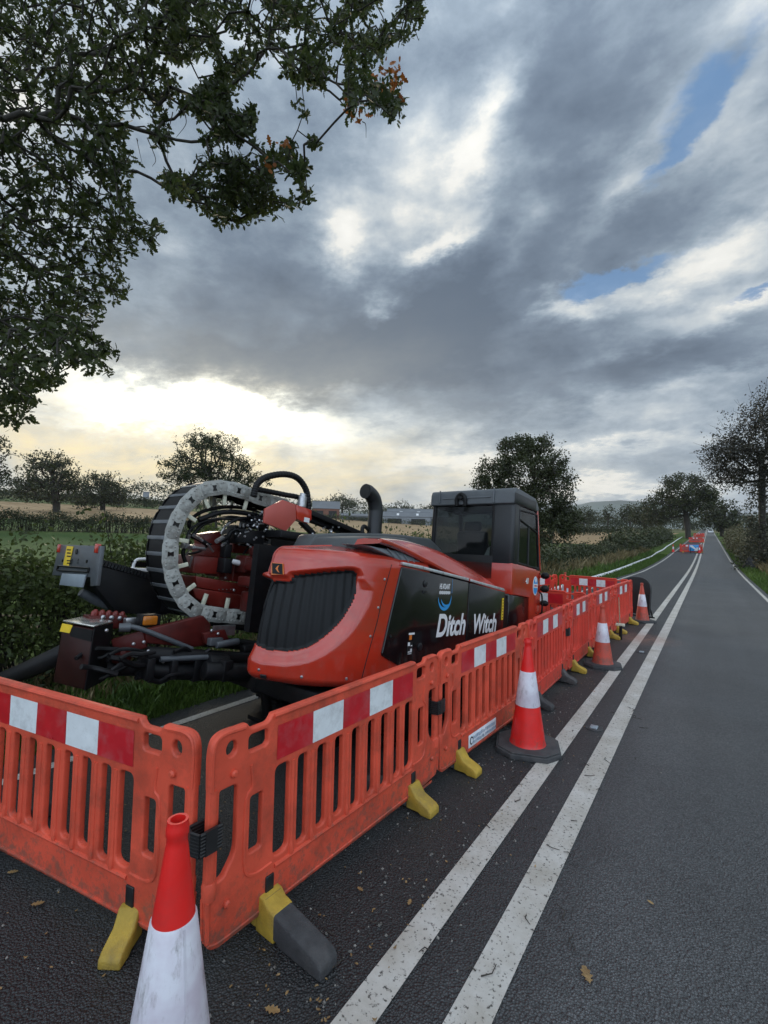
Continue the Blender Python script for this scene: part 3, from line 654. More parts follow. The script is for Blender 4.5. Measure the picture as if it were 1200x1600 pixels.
# hood: a rounded shell; the grille is the recessed part of the same surface
def hood():
    plan = smooth_path([(.45, .0, 0), (.15, 0, 0), (-.12, .0, 0), (-.36, .015, 0), (-.52, .06, 0), (-.66, .16, 0), (-.77, .29, 0), (-.86, .47, 0), (-.915, .63, 0), (-.915, .69, 0), (-.885, .735, 0), (-.80, .76, 0), (-.4, .78, 0), (.45, .80, 0)], 24)
    P = np.array([p[:2] for p in plan]); sl = np.concatenate([[0], np.cumsum(np.hypot(*np.diff(P, axis=0).T))])
    n = 230; q = np.linspace(0, sl[-1], n); P = np.stack([np.interp(q, sl, P[:, 0]), np.interp(q, sl, P[:, 1])], 1)
    Tn = np.gradient(P, axis=0); Tn /= np.linalg.norm(Tn, axis=1)[:, None]; Nn = np.stack([-Tn[:, 1], Tn[:, 0]], 1)   # outward
    C = np.array([.1, .40])
    if ((P-C)*Nn).sum(1).mean() < 0: Nn = -Nn
    rows = []
    rear = np.clip((-P[:, 0]-.1)/.8, 0, 1)
    zs = np.linspace(-1.03, -.115, 110)
    for z in zs:
        t = (z+1.03)/.915
        bul = (.018*math.sin(math.pi*min(1, t*1.15)) - .10*t*t)*rear          # swelling then leaning forward at the top
        lo = -.055*max(0, (.07-t)/.07)**2                                     # tucked lower lip
        rows.append(np.concatenate([P+Nn*(bul+lo)[:, None] if np.ndim(bul) else P, np.full((n, 1), z)], 1))
    last = rows[-1][:, :2].copy(); dirs = C-last; ln = np.linalg.norm(dirs, axis=1); dirs /= ln[:, None]
    for a in np.linspace(0, 90, 12)[1:]:
        ins = .10*(1-math.cos(R(a))); z = -.115+.105*math.sin(R(a))
        rows.append(np.concatenate([last+dirs*ins, np.full((n, 1), z)], 1))
    for f, z in ((.3, .022), (.5, .042), (.7, .052), (.9, .055), (.999, .056)):
        d0 = .10+(ln-.10)*f
        rows.append(np.concatenate([last+dirs*d0[:, None], np.full((n, 1), z)], 1))
    G = np.array(rows); m = len(G)
    gn = np.cross(np.gradient(G, axis=1), np.gradient(G, axis=0)); gn /= np.linalg.norm(gn, axis=2)[..., None]+1e-9
    if (gn[20, :, :2]*Nn).sum() < 0: gn = -gn
    W = G @ RM + MO - CAM; zc = W @ fw; U = 600+F_PX*(W @ rt)/zc; Vv = 800-F_PX*(W @ up)/zc
    zoom = lambda x, y: (380+x/4.615, 840+y/4.615)
    poly = np.array([zoom(*p) for p in [(-60, 290), (-60, 700), (20, 740), (60, 775), (150, 815), (300, 828), (380, 818), (450, 800), (530, 760), (600, 710), (700, 620), (750, 555), (790, 490), (815, 445), (828, 400), (838, 330), (840, 275), (825, 245), (790, 234), (740, 234), (600, 243), (345, 265), (335, 295), (320, 304), (190, 302), (172, 285), (150, 240)]])
    A = poly; B = np.roll(poly, -1, 0); pt = np.stack([U, Vv], -1)[..., None, :]
    ab = B-A; t = np.clip(((pt-A)*ab).sum(-1)/(ab**2).sum(-1), 0, 1); dist = np.linalg.norm(pt-(A+ab*t[..., None]), axis=-1).min(-1)
    cond = ((A[:, 1] > pt[..., 1]) != (B[:, 1] > pt[..., 1])) & (pt[..., 0] < (B[:, 0]-A[:, 0])*(pt[..., 1]-A[:, 1])/(B[:, 1]-A[:, 1]+1e-12)+A[:, 0])
    sd = np.where(cond.sum(-1) % 2 == 1, dist, -dist)
    s_idx = np.arange(n)[None, :]*np.ones((m, 1)); row_ok = (np.arange(m)[:, None] < 112) & (s_idx < n*.80)
    sd = np.where(row_ok, sd, -99)
    # chamfered frame: wide below and right of the grille, narrow along the top
    wfr = np.where(G[..., 2] > -.27, 6., 24.)
    wob = np.clip((G[..., 2]+.30)/.08, 0, 1); wfr = 24*(1-wob)+5*wob
    inn = .038*sstep(0, 1, (sd+wfr)/wfr)
    pleat = .0065*np.sin(q/.013)[None, :]*np.clip(sd/4, 0, 1)
    deep = np.where(sd > 0, .02*np.clip(sd/3, 0, 1)+pleat, 0)
    G2 = G-gn*(inn+deep)[..., None]
    I = np.arange(m*n).reshape(m, n); Fq = np.stack([I[:-1, :-1], I[:-1, 1:], I[1:, 1:], I[1:, :-1]], -1).reshape(-1, 4)
    fs = sd.reshape(-1)[Fq].mean(1)
    for name, sel, mm in (('hood', fs <= .3, 'red'), ('grille', fs > .3, 'mesh_grille')):
        ff = Fq[sel]; uq, inv = np.unique(ff, return_inverse=True)
        me = np_mesh(name, (G2.reshape(-1, 3)[uq]+OFF), inv.reshape(-1, 4), 4, True)
        bm = bmesh.new(); bm.from_mesh(me); bmesh.ops.recalc_face_normals(bm, faces=bm.faces); bm.to_mesh(me); bm.free()
        o = link(name, me, M[mm], drill)
        md = o.modifiers.new('thickness', 'SOLIDIFY'); md.thickness = .006; md.offset = -1
    def surf(u, v):
        dd = np.where(row_ok & (gn @ (RM @ (CAM-MO)-np.array([-.8, .5, -.3])) > 0), (U-u)**2+(Vv-v)**2, 1e9); k = np.unravel_index(dd.argmin(), dd.shape)
        return G2[k], gn[k]
    return surf
hood_at = hood()
ec = [hood_at(u, v) for u, v in ((424, 880), (443.5, 880), (443, 898), (423.5, 898))]
en = sum(q[1] for q in ec); en /= np.linalg.norm(en)
b = MB(); b.prism([q[0]+en*.003 for q in ec], en*.005); em = b.build('emblem', M['orange'], drill, off=OFF)
cc = sum(q[0] for q in ec)/4; ex = (ec[1][0]-ec[0][0])/2; ey = (ec[0][0]-ec[3][0])/2
b = MB(); b.prism([cc+(ex*i+ey*j)*.86+en*.008 for i, j in ((-1, 1), (1, 1), (1, -1), (-1, -1))], en*.002); b.build('emblem_field', M['black'], em, off=OFF)
b = MB(); b.prism([cc+ex*i*.8+ey*j*.8+en*.010 for i, j in ((-.35, .0), (.05, .55), (.45, .8), (.20, .35), (.12, 0), (.20, -.35), (.45, -.8), (.05, -.55))], en*.002); b.build('emblem_mark', M['orange'], em, off=OFF)
b = MB(); sp_ = [hood_at(u, v) for u, v in ((612, 872), (606, 900), (598, 935), (589, 970), (580, 1005), (572, 1035), (566, 1060))]
b.tube(smooth_path([q[0]+q[1]*.001 for q in sp_], 5), .0035, 6); part(b, 'hood_seam', 'black')
for u, v in ((404, 1046), (470, 1058), (540, 1060), (600, 905), (590, 950), (578, 995)):
    q = hood_at(u, v); z_ = Vector(q[1]); b = MB(); b.lathe([(.011, 0), (.011, .004), (.006, .006)], 10, q[0], ax=z_.to_track_quat('Z', 'Y').to_matrix()); part(b, 'hood_bolt', 'steel', smooth=30)
q = hood_at(413, 1057); b = MB(); b.box(Vector(q[0]+q[1]*.004), (.05, .03, .012), Vector(q[1]).to_track_quat('Z', 'Y').to_matrix()); part(b, 'hood_catch', 'dark')
# --- side panels (doors) with silver strip, lettering and stickers
gapx = 1.19
def door(poly, name):
    b = MB(); b.prism([(x, -.016, z) for x, z in poly], (0, .03, 0)); return part(b, name, 'black_panel', bevel=.006)
d1 = door(roundpoly([(-.005, -.095), (-.10, -.45), (-.185, -.795), (-.165, -.815), (.12, -.935), (.42, -1.10), (.6, -1.16), (1.178, -1.16), (1.178, -.185), (.32, -.115)], [.02, .02, .03, .03, .02, .02, .02, .02, .02, .02]), 'side_door')
d2 = door(roundpoly([(1.202, -.19), (1.202, -1.16), (2.06, -1.16), (2.09, -.27)], .02), 'side_door')
b = MB()
for (xa, za), (xb, zb) in (((0, -.080), (.318, -.100)), ((.325, -.100), (1.175, -.172)), ((1.205, -.176), (2.06, -.258))):
    b.prism([(xa, -.022, za), (xb, -.022, zb), (xb-.012, -.022, zb+.030), (xa-.005, -.022, za+.026)], (0, .03, 0))
part(b, 'silver_strip', 'chrome', bevel=.003)
b = MB(); b.tube([(gapx, -.004, -.19), (gapx+.01, -.004, -1.15)], .012, 6); part(b, 'door_gap_seal', 'rubber')
for x, d_ in ((.10, d1), (1.26, d2)):
    pass
place_text('Ditch', .200, .555, .595, -.0195, -.700, 'white', 'lettering', d1, .22, .030)
place_text('Witch', .195, .555, 1.325, -.0195, -.708, 'white', 'lettering', d2, .22, .030)
# round company sticker: small wording over a blue crescent
place_text('HE ATLANT', .046, .19, .605, -.0195, -.262, 'white', 'sticker_lettering', d1, .12, .045)
b = MB()
for k in range(16): b.box((.61+.0128*k, -.0192, -.298), (.0085, .0012, .024+.004*((k*5) % 3)))
b.build('worn_lettering', M['white'], d1, off=OFF)
def crescent(cx, cz, r0, r1, a0, a1, name, m, parent, y=-.0185, squash=1.0):
    b = MB(); n = 28; o = []; i_ = []
    for k in range(n+1):
        a = R(a0+(a1-a0)*k/n); th = math.sin(math.pi*k/n)**.8
        o.append((cx+r0*math.cos(a), y, cz+r0*math.sin(a)*squash)); rr = r0-(r0-r1)*th-.001; i_.append((cx+rr*math.cos(a), y, cz+rr*math.sin(a)*squash))
    b.add(o+i_, [(k, k+1, n+2+k, n+1+k) for k in range(n)]); return part(b, name, m, parent)
def sub(b, name, m, parent, **k): return b.build(name, M[m], parent, off=OFF, **k)
def cres2(*a, **k):
    o = crescent(*a, **k); return o
cres2(.715, -.345, .122, .092, 178, 372, 'sticker_crescent', 'blue', d1)
cres2(.728, -.352, .080, .058, 185, 320, 'sticker_crescent', 'blue', d1, y=-.0188)
b = MB(); b.add([(.836, -.0186, -.30), (.842, -.0186, -.30), (.842, -.0186, -.16), (.838, -.0186, -.16)], [(0, 1, 2, 3)]); sub(b, 'sticker_crescent', 'blue', d1)
# latches, small stickers
b = MB(); b.lathe([(.030, 0), (.030, .008), (.020, .012)], 16, (.36, -.016, -.225), ax=Matrix.Rotation(R(90), 3, 'X')); b.box((.355, -.02, -.295), (.05, .008, .03)); sub(b, 'latch', 'dark', d1, bevel=.002)
b = MB(); b.lathe([(.034, 0), (.034, .008), (.022, .012)], 16, (.34, -.016, -.775), ax=Matrix.Rotation(R(90), 3, 'X')); b.lathe([(.012, 0), (.012, .01)], 10, (-.10, -.016, -.66), ax=Matrix.Rotation(R(90), 3, 'X')); sub(b, 'latch', 'dark', d1)
b = MB(); b.box((.185, -.019, -.775), (.075, .003, .105)); s1 = sub(b, 'sticker', 'dark', d1)
b = MB()
for dx, dz, w, h in ((-.02, .035, .028, .03), (.018, -.02, .02, .03), (-.012, -.03, .03, .008), (.02, .02, .02, .008), (0, -.046, .05, .005)): b.box((.185+dx, -.0215, -.775+dz), (w, .002, h))
sub(b, 'sticker_marks', 'white', s1)
b = MB(); b.box((.20, -.0195, -.655), (.085, .003, .016)); sub(b, 'sticker', 'white', d1)
b = MB(); b.box((.185, -.0195, -.685), (.035, .003, .04)); sub(b, 'sticker', 'orange', d1)
b = MB(); b.box((2.03, -.0195, -.465), (.045, .003, .25)); s2 = sub(b, 'warning_sticker', 'yellow', d2)
b = MB()
for k in range(7): b.box((2.03, -.0215, -.365-.033*k), (.022, .001, .012))
sub(b, 'sticker_marks', 'black', s2)
b = MB(); b.box((1.02, -.02, -1.0), (.14, .008, .05)); sub(b, 'sticker', 'yellow', d1)

# --- structure under the skins
b = MB(); b.prism([(x, .02, z) for x, z in [(-.02, -.12), (.3, -.09), (1.18, -.15), (2.1, -.25), (2.28, -.4), (2.28, -1.25), (0.3, -1.25), (.0, -1.0)]], (0, .9, 0)); part(b, 'engine_bay', 'black')
b = MB()
b.box((1.35, 1.15, -1.16), (3.9, 1.0, .16)); b.box((1.4, 1.25, -.85), (2.2, .5, .6)); b.tube([(.35, 1.2, -.72), (-.35, 1.25, -.80)], .06, 12); b.tube([(.35, 1.4, -.95), (-.45, 1.45, -.98)], .05, 12); b.box((-.35, .55, -1.14), (.6, .8, .14))
part(b, 'chassis', 'black', bevel=.015)
# grey top cover with recess, and louvred side vent
b = MB(); top = [(-.34, .03), (-.27, .118), (.17, .175), (.41, .185), (.75, .12), (1.3, -.03), (2.2, -.28), (2.2, -.4), (-.3, -.1)]
b.prism([(x, .26, z) for x, z in top], (0, .54, 0)); tc_ = part(b, 'top_cover', 'greycover', bevel=.03, seg=3)
b = MB(); top = [(-.30, .03), (-.24, .14), (.17, .20), (.69, .26), (1.09, .29), (1.68, .31), (1.95, .2), (2.2, -.05), (2.2, -.4), (-.3, -.1)]
b.prism([(x, .81, z) for x, z in top], (0, .26, 0)); sub(b, 'rear_cover', 'greycover', tc_, bevel=.03, seg=3)
b = MB(); b.prism([(-.20, .255, .085), (.10, .255, .11), (.10, .255, .04), (-.24, .255, .04)], (.0, -.006, 0)); sub(b, 'cover_recess', 'dark', tc_, bevel=.003)
b = MB(); b.prism([(-.40, .045, .045), (.05, .045, .035), (.33, .03, -.03), (.26, .03, -.085), (-.02, .03, -.035)], (0, .3, .01)); v_ = part(b, 'side_vent', 'vent', bevel=.008)
b = MB()
for k in range(4): b.beam((-.16+.12*k, .036, .043-.016*k), (-.06+.10*k, .024, -.022-.013*k), .006, .008)
sub(b, 'louvre', 'vent', v_)
# red fin sweeping from the top cover down to the cab
xs_ = [-.31, -.27, -.17, .05, .21, .48, .77, 1.1, 1.4, 1.7, 1.95, 2.12]
zb = np.interp(xs_, [-.31, -.28, -.10, .21, .77, 1.62, 2.12], [.098, .095, .078, .02, -.10, -.215, -.262])
zt = np.interp(xs_, [-.31, -.26, -.02, .29, .75, 1.29, 1.77, 2.12], [.103, .118, .140, .142, .102, -.005, -.13, -.25])
b = MB(); rows_ = []
xsf = np.linspace(-.31, 2.12, 60); zbf = np.interp(xsf, xs_, zb); ztf = np.interp(xsf, xs_, zt)
ker = np.array([1, 2, 3, 2, 1])/9.
zbf = np.convolve(np.pad(zbf, 2, 'edge'), ker, 'valid'); ztf = np.convolve(np.pad(ztf, 2, 'edge'), ker, 'valid')
for x, z0, z1 in zip(xsf, zbf, ztf):
    h_ = max(z1-z0, .012)
    rows_.append([(x, .02, z0-.024), (x, -.014, z0-.014), (x, -.020, z0+.002), (x, -.016, z0+.014), (x, -.002, z0+.014+h_*.12), (x, .012, z0+h_*.40), (x, .035, z0+h_*.70), (x, .065, z0+h_*.90), (x, .11, z0+h_), (x, .17, z0+h_+.004), (x, .24, z0+h_-.006), (x, .27, z0-.04)])
n_ = len(rows_[0]); fl = [p for r_ in rows_ for p in r_]
b.add(fl, [(i*n_+k, i*n_+k+1, (i+1)*n_+k+1, (i+1)*n_+k) for i in range(len(rows_)-1) for k in range(n_-1)]+[tuple(range(n_)), tuple(range((len(rows_)-1)*n_, len(rows_)*n_))])
part(b, 'hood_fin', 'red', smooth=45)
# exhaust
b = MB(); pth = smooth_path([(.80, 1.0, .12), (.80, 1.0, .45), (.79, 1.0, .56), (.74, 1.0, .66), (.65, 1.0, .71), (.59, 1.0, .715)], 6)
b.tube(pth, .082, 20); part(b, 'exhaust_pipe', 'dark', smooth=40)
b = MB(); b.tube([(.592, 1.0, .715), (.585, 1.0, .715)], .070, 20); part(b, 'exhaust_mouth', 'blackglass')
b = MB(); b.tube(smooth_path([(.64, 1.02, .12), (.62, 1.02, .30), (.66, 1.02, .33), (.76, 1.02, .28)], 5), .022, 8); part(b, 'grab_handle', 'black')

# --- cab
cabp = MB(); cabp.prism([(x, .0, z) for x, z in roundpoly([(2.30, .085), (2.42, .085), (2.46, .085), (3.17, .05), (3.265, .05), (3.30, -.35), (3.32, -1.05), (2.95, -1.05), (2.90, -.33), (2.43, -.30), (2.30, -.30)], .01)], (0, 1.22, 0))
cab_o = part(cabp, 'cab_body', 'red', bevel=.018, seg=3)
b = MB(); b.prism([(x, .015, z) for x, z in [(2.28, -.29), (2.44, -.295), (2.91, -.325), (2.96, -1.06), (2.28, -1.06)]], (0, 1.18, 0)); part(b, 'cab_lower_panel', 'black_panel', bevel=.02)
# rear right corner post (rounded), other posts, roof
b = MB(); b.prism([(x, y, .075) for x, y in roundpoly([(2.30, .27), (2.30, .0), (2.46, .0), (2.46, .06), (2.36, .10), (2.36, .27)], [.01, .05, .01, .02, .05, .01], 6)], (0, 0, .78)); part(b, 'corner_post', 'dark', bevel=.004)
b = MB()
b.box((2.33, 1.185, .3), (.06, .05, 1.1)); b.box((2.325, .285, .3), (.045, .035, 1.1)); b.beam((3.20, 1.19, -.0), (3.05, 1.19, .86), .05, .06); b.box((2.33, .74, .845), (.05, .95, .06)); b.box((2.75, 1.19, .84), (.9, .05, .06)); b.box((2.75, 1.19, .06), (.95, .05, .08)); b.box((3.05, .6, .85), (.06, 1.2, .05))
b.box((2.33, .74, .02), (.06, .95, .30)); b.beam((3.1, .6, .06), (3.3, .6, .06), 1.2, .06)
part(b, 'cab_frame', 'black', bevel=.008)
b = MB(); b.beam((3.265, .018, .045), (3.075, .018, .88), .04, .045, upv=(0, 1, 0)); part(b, 'front_post', 'red', bevel=.008)
b = MB(); b.prism([(x, -.012, z) for x, z in roundpoly([(2.27, .83), (2.27, 1.045), (2.99, 1.01), (3.11, .89), (3.06, .845)], [.02, .09, .08, .05, .01], 6)], (0, 1.25, 0)); rf_ = part(b, 'cab_roof', 'roofgrey', bevel=.035, seg=4)
b = MB(); b.box((2.62, -.0135, .905), (.72, .012, .13)); sub(b, 'roof_side_trim', 'dark', rf_, bevel=.01)
b = MB(); b.box((2.262, .68, .925), (.012, .72, .012)); b.box((2.258, .27, .94), (.02, .012, .19)); b.box((2.258, 1.08, .95), (.02, .008, .17)); sub(b, 'roof_seam', 'slat', rf_)
b = MB(); b.add([(2.315, .30, .17), (2.315, 1.17, .17), (2.315, 1.17, .82), (2.315, .30, .82)], [(0, 1, 2, 3)]); part(b, 'rear_window', 'glass')
b = MB(); b.add([(2.38, 1.195, .1), (3.17, 1.195, .1), (3.06, 1.195, .82), (2.38, 1.195, .82)], [(0, 1, 2, 3)]); part(b, 'left_window', 'glass')
b = MB(); b.add([(3.22, .05, .07), (3.22, 1.17, .07), (3.07, 1.17, .84), (3.07, .05, .84)], [(0, 1, 2, 3)]); part(b, 'front_window', 'glass')
b = MB(); b.add([(2.46, .012, .095), (3.23, .012, .055), (3.075, .012, .835), (2.46, .012, .835)], [(0, 1, 2, 3)]); dw_ = part(b, 'door_window', 'glass_dark')
b = MB(); b.tube([(2.47, .006, .10), (3.215, .006, .065), (3.075, .006, .80), (2.47, .006, .775), (2.47, .006, .10)], .012, 6); b.tube([(2.82, .006, .085), (2.80, .006, .60)], .010, 6); b.tube([(2.47, .006, .66), (3.09, .006, .56)], .012, 6); sub(b, 'window_frame', 'dark', dw_)
b = MB(); b.tube(smooth_path([(2.262, .81, .82), (2.25, .805, .92), (2.25, .745, .975), (2.25, .685, .92), (2.262, .68, .82)], 6), .028, 10); b.lathe([(.03, 0), (.03, .02), (.018, .026)], 16, (2.24, .745, .92), ax=Matrix.Rotation(R(-90), 3, 'Y')); part(b, 'lifting_eye', 'black', smooth=40)
b = MB(); b.box((2.72, .66, -.02), (.44, .46, .12)); b.box((2.50, .66, .24), (.12, .44, .52), Matrix.Rotation(R(-8), 3, 'Y')); b.box((2.47, .66, .56), (.08, .26, .14)); part(b, 'seat', 'dark', bevel=.04, seg=3)
b = MB(); b.box((2.95, .98, .05), (.25, .2, .34)); b.tube([(2.9, .98, .2), (2.86, .96, .36)], .016, 8); b.box((3.05, .55, .08), (.1, .6, .22)); part(b, 'control_console', 'black', bevel=.02)
b = MB(); b.prism([(2.345, .34, .13), (2.345, .44, .10), (2.345, .36, .27), (2.345, .33, .29)], (.012, 0, 0)); part(b, 'paper_sheet', 'white')
b = MB(); b.box((2.8, .6, -.12), (.9, 1.1, .04)); part(b, 'cab_floor', 'black')
place_text('40', .075, .105, 2.735, -.004, -.150, 'white', 'lettering', cab_o, .2, .03)
b = MB()
for k in range(3): b.box((2.69-.004*k, -.0015, -.092-.024*k), (.06, .002, .008))
sub(b, 'speed_stripes', 'red_dark', cab_o)  # dashes stand in for unreadable letters ahead of the number
b = MB(); b.lathe([(.085, 0), (.085, .003)], 28, (3.09, -.001, -.17), ax=Matrix.Rotation(R(90), 3, 'X') @ Matrix.Diagonal((1, 1.5, 1))); s_ = sub(b, 'round_sticker', 'white', cab_o)
b = MB(); b.lathe([(.074, 0), (.074, .002)], 28, (3.09, -.004, -.17), ax=Matrix.Rotation(R(90), 3, 'X') @ Matrix.Diagonal((1, 1.5, 1))); sub(b, 'sticker_field', 'blue', s_)
b = MB(); b.box((3.09, -.0075, -.17), (.15, .002, .055)); b.lathe([(.03, 0), (.03, .002)], 16, (3.09, -.0065, -.095), ax=Matrix.Rotation(R(90), 3, 'X')); sub(b, 'sticker_band', 'white', s_)
b = MB(); b.box((3.09, -.009, -.17), (.11, .002, .018)); sub(b, 'sticker_line', 'refl_red', s_)
b = MB(); b.tube(smooth_path([(3.2, -.02, -.25), (3.22, -.05, -.3), (3.24, -.05, -.5), (3.25, -.02, -.55)], 5), .012, 8); part(b, 'door_handle', 'black')
for z_, r_ in ((-.02, .045), (-.20, .05), (-.40, .04)):
    b = MB(); b.lathe([(r_*.6, -.03), (r_, 0), (r_, .05), (r_*.5, .08)], 16, (3.36, -.01, z_), ax=Matrix.Rotation(R(90), 3, 'X')); part(b, 'front_lamp', 'black', smooth=40)

# --- drag chain: two rows of plates, cross slats, hoses inside
cp = [(1.2, -.80), (.5, -.745), (-.23, -.705), (-.45, -.69), (-.785, -.65), (-.965, -.575), (-1.115, -.38), (-1.185, -.165), (-1.18, .10), (-1.09, .32), (-.95, .46), (-.79, .52), (-.59, .525), (-.36, .495), (-.06, .475), (.10, .45)]
pt = smooth_path([(x, 0, z) for x, z in cp], 16); arr = np.array(pt); dl = np.concatenate([[0], np.cumsum(np.linalg.norm(np.diff(arr, axis=0), axis=1))])
pitch = .131; nl = int(dl[-1]/pitch)
pos = np.arange(nl+1)*pitch; cx_ = np.interp(pos, dl, arr[:, 0]); cz_ = np.interp(pos, dl, arr[:, 2])
YN, YF = 1.60, 1.88
chain = MB(); chain2 = MB(); holes_ = MB(); bolts = MB(); slats = MB(); brk = MB()
def stadium(a, b_, r, n=10):
    a, b_ = Vector(a), Vector(b_); t = (b_-a).normalized(); s_ = Vector((t.z, 0, -t.x)); o = []
    for c, a0 in ((b_, -90), (a, 90)):
        for k in range(n+1):
            an = R(a0+180*k/n); o.append(c+t*math.cos(an)*r+s_*math.sin(an)*r)
    return o
cen = Vector((-.62, 0, -.08))
for k in range(nl):
    a = Vector((cx_[k], 0, cz_[k])); c = Vector((cx_[k+1], 0, cz_[k+1])); t = (c-a).normalized(); mid = (a+c)/2
    nrm = Vector((t.z, 0, -t.x)); nrm = nrm if nrm.dot(mid-cen) > 0 else -nrm
    odd = k % 2
    if odd == 0:
        o = stadium(a+t*.0, c-t*.0, .0705); wst = mid
        for Yq, sg, ch in ((YN, -1, chain), (YF, 1, chain2)): ch.prism([(p.x, Yq, p.z) for p in o], (0, sg*.012, 0))
    else:
        o = [a-t*.03+nrm*.067, c+t*.03+nrm*.067, c+t*.03-nrm*.067, a-t*.03-nrm*.067]
        for Yq, sg, ch in ((YN, -1, chain), (YF, 1, chain2)): ch.prism([(p.x, Yq, p.z) for p in o], (0, sg*.007, 0))
    if odd == 0:
        w = [mid+t*.022+nrm*.026, mid+t*.012, mid+t*.022-nrm*.026, mid-t*.022-nrm*.026, mid-t*.012, mid-t*.022+nrm*.026]
        holes_.prism([(p.x, YN-.0125, p.z) for p in w], (0, -.004, 0))
        sl_c = mid+nrm*.064
        slats.beam((sl_c.x, YN+.01, sl_c.z), (sl_c.x, YF+.03, sl_c.z), .034, .010, upv=tuple(nrm))
    else:
        sl_c = mid+nrm*.064; slats.beam((sl_c.x, YN-.004, sl_c.z), (sl_c.x, YF+.03, sl_c.z), .034, .010, upv=tuple(nrm)) 
        bc = mid-nrm*.062; be = mid-nrm*.165
        if k > 6: brk.beam((bc.x, YN+.02, bc.z), (be.x, YN+.02, be.z), .036, .022, upv=(0, 1, 0)); brk.beam((bc.x, YF-.02, bc.z), (be.x, YF-.02, be.z), .03, .02, upv=(0, 1, 0))
    for q in (a, c):
        for ss in (-.045, .045):
            for tt in ((0,) if odd else (-.035, .035)):
                bp = q+nrm*ss*.9+t*tt; bolts.lathe([(.008, 0), (.008, .005), (.004, .007)], 6, (bp.x, YN-.0125, bp.z), ax=Matrix.Rotation(R(90), 3, 'X'))
    if odd == 0: bolts.lathe([(.020, 0), (.020, .002), (.012, .003)], 12, (a.x, YN-.0122, a.z), ax=Matrix.Rotation(R(90), 3, 'X')); bolts.lathe([(.020, 0), (.020, .002)], 12, (c.x, YN-.0122, c.z), ax=Matrix.Rotation(R(90), 3, 'X'))
band_o = []; band_i = []
for x, z, k in zip(arr[:, 0], arr[:, 2], range(len(arr))):
    tq = Vector(arr[min(k+1, len(arr)-1)]-arr[max(k-1, 0)]).normalized(); nq = Vector((tq.z, 0, -tq.x)); nq = nq if nq.dot(Vector((x, 0, z))-cen) > 0 else -nq
    band_o.append((x+nq.x*.060, z+nq.z*.060)); band_i.append((x-nq.x*.035, z-nq.z*.035))
band_ = band_o+band_i[::-1]
chain.add(bolts.v, bolts.f)
dc = part(chain, 'drag_chain', 'galv', bevel=.002, seg=1); sub(chain2, 'far_side_plates', 'black', dc)

def each(b, nv, name, m, parent, **k):
    """every piece of nv vertices becomes a part of its own"""
    nf = len(b.f)*nv//len(b.v)
    for q in range(len(b.v)//nv):
        c = MB(); c.add(b.v[q*nv:(q+1)*nv], [[i-q*nv for i in f] for f in b.f[q*nf:(q+1)*nf]]); sub(c, name, m, parent, **k)
each(holes_, 12, 'window_slot', 'blackglass', dc); each(slats, 8, 'cross_slat', 'slat', dc, bevel=.002); each(brk, 8, 'hose_clamp', 'cream', dc, bevel=.003)
hs = MB(); hs.prism([(x, YN+.012, z) for x, z in band_], (0, YF-YN-.03, 0))
for j, (yy, rr_, off_) in enumerate(((1.645, .024, .01), (1.70, .030, -.005), (1.76, .026, .012), (1.82, .028, -.008), (1.67, .018, -.04), (1.79, .02, -.038))):
    pts_ = []
    for s0 in np.arange(0, dl[-1], .05):
        x = np.interp(s0, dl, arr[:, 0]); z = np.interp(s0, dl, arr[:, 2]); v0 = Vector((x-cen.x, 0, z-cen.z)); v0.normalize(); pts_.append((x+v0.x*off_, yy+.006*math.sin(s0*5+j), z+v0.z*off_))
    hs.tube(pts_, rr_, 8)
sub(hs, 'hoses', 'rubber', dc, smooth=50)
pl = MB(); off_s = [(x, z) for x, z in zip(arr[:, 0], arr[:, 2])]

# --- carriage inside the loop
def bx(b, u0, v0, u1, v1, y0, y1, mi=0):
    """box seen between two image corners, spanning y0..y1 across the machine"""
    p0 = L_(u0, v0, 1, y0); p1 = L_(u1, v1, 1, y0)
    b.box(((p0[0]+p1[0])/2, (y0+y1)/2, (p0[2]+p1[2])/2), (abs(p1[0]-p0[0]), abs(y1-y0), abs(p1[2]-p0[2])), mi=mi)
Lp = lambda u, v, y: tuple(L_(u, v, 1, y))
car = MB()
bx(car, 304, 868, 345, 898, 1.72, 2.05); bx(car, 345, 862, 352, 902, 1.76, 2.0); bx(car, 322, 850, 352, 872, 1.8, 2.05); bx(car, 366, 842, 392, 866, 1.9, 2.1); bx(car, 366, 880, 392, 910, 1.75, 2.0)
car.prism([Lp(306, 900, 1.7), Lp(395, 915, 1.7), Lp(420, 908, 1.7), Lp(420, 930, 1.7), Lp(395, 934, 1.7), Lp(308, 918, 1.7)], (0, .3, 0))
car.prism([Lp(300, 918, 1.66), Lp(420, 936, 1.66), Lp(420, 958, 1.66), Lp(330, 948, 1.66), Lp(306, 934, 1.66)], (0, .3, 0))
car.prism([Lp(318, 835, 1.85), Lp(345, 830, 1.85), Lp(352, 866, 1.85), Lp(322, 868, 1.85)], (0, .2, 0))
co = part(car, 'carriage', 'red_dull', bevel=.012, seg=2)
b = MB(); 
for u, v in ((397, 901), (386, 916), (352, 903), (365, 922), (330, 928), (345, 931), (358, 933)): 
    p = Lp(u, v, 1.69); b.lathe([(.014, 0), (.014, .012), (.008, .016)], 6, p, ax=Matrix.Rotation(R(90), 3, 'X'))
for u in (342, 348, 354, 360): p = Lp(u, 921, 1.69); b.lathe([(.006, 0), (.006, .006)], 6, p, ax=Matrix.Rotation(R(90), 3, 'X'))
sub(b, 'bolts', 'steel', co)
b = MB(); b.box(Lp(352, 926, 1.69), (.10, .02, .012)); b.box(Lp(386, 931, 1.655), (.08, .012, .02)); sub(b, 'nameplate', 'dark', co)
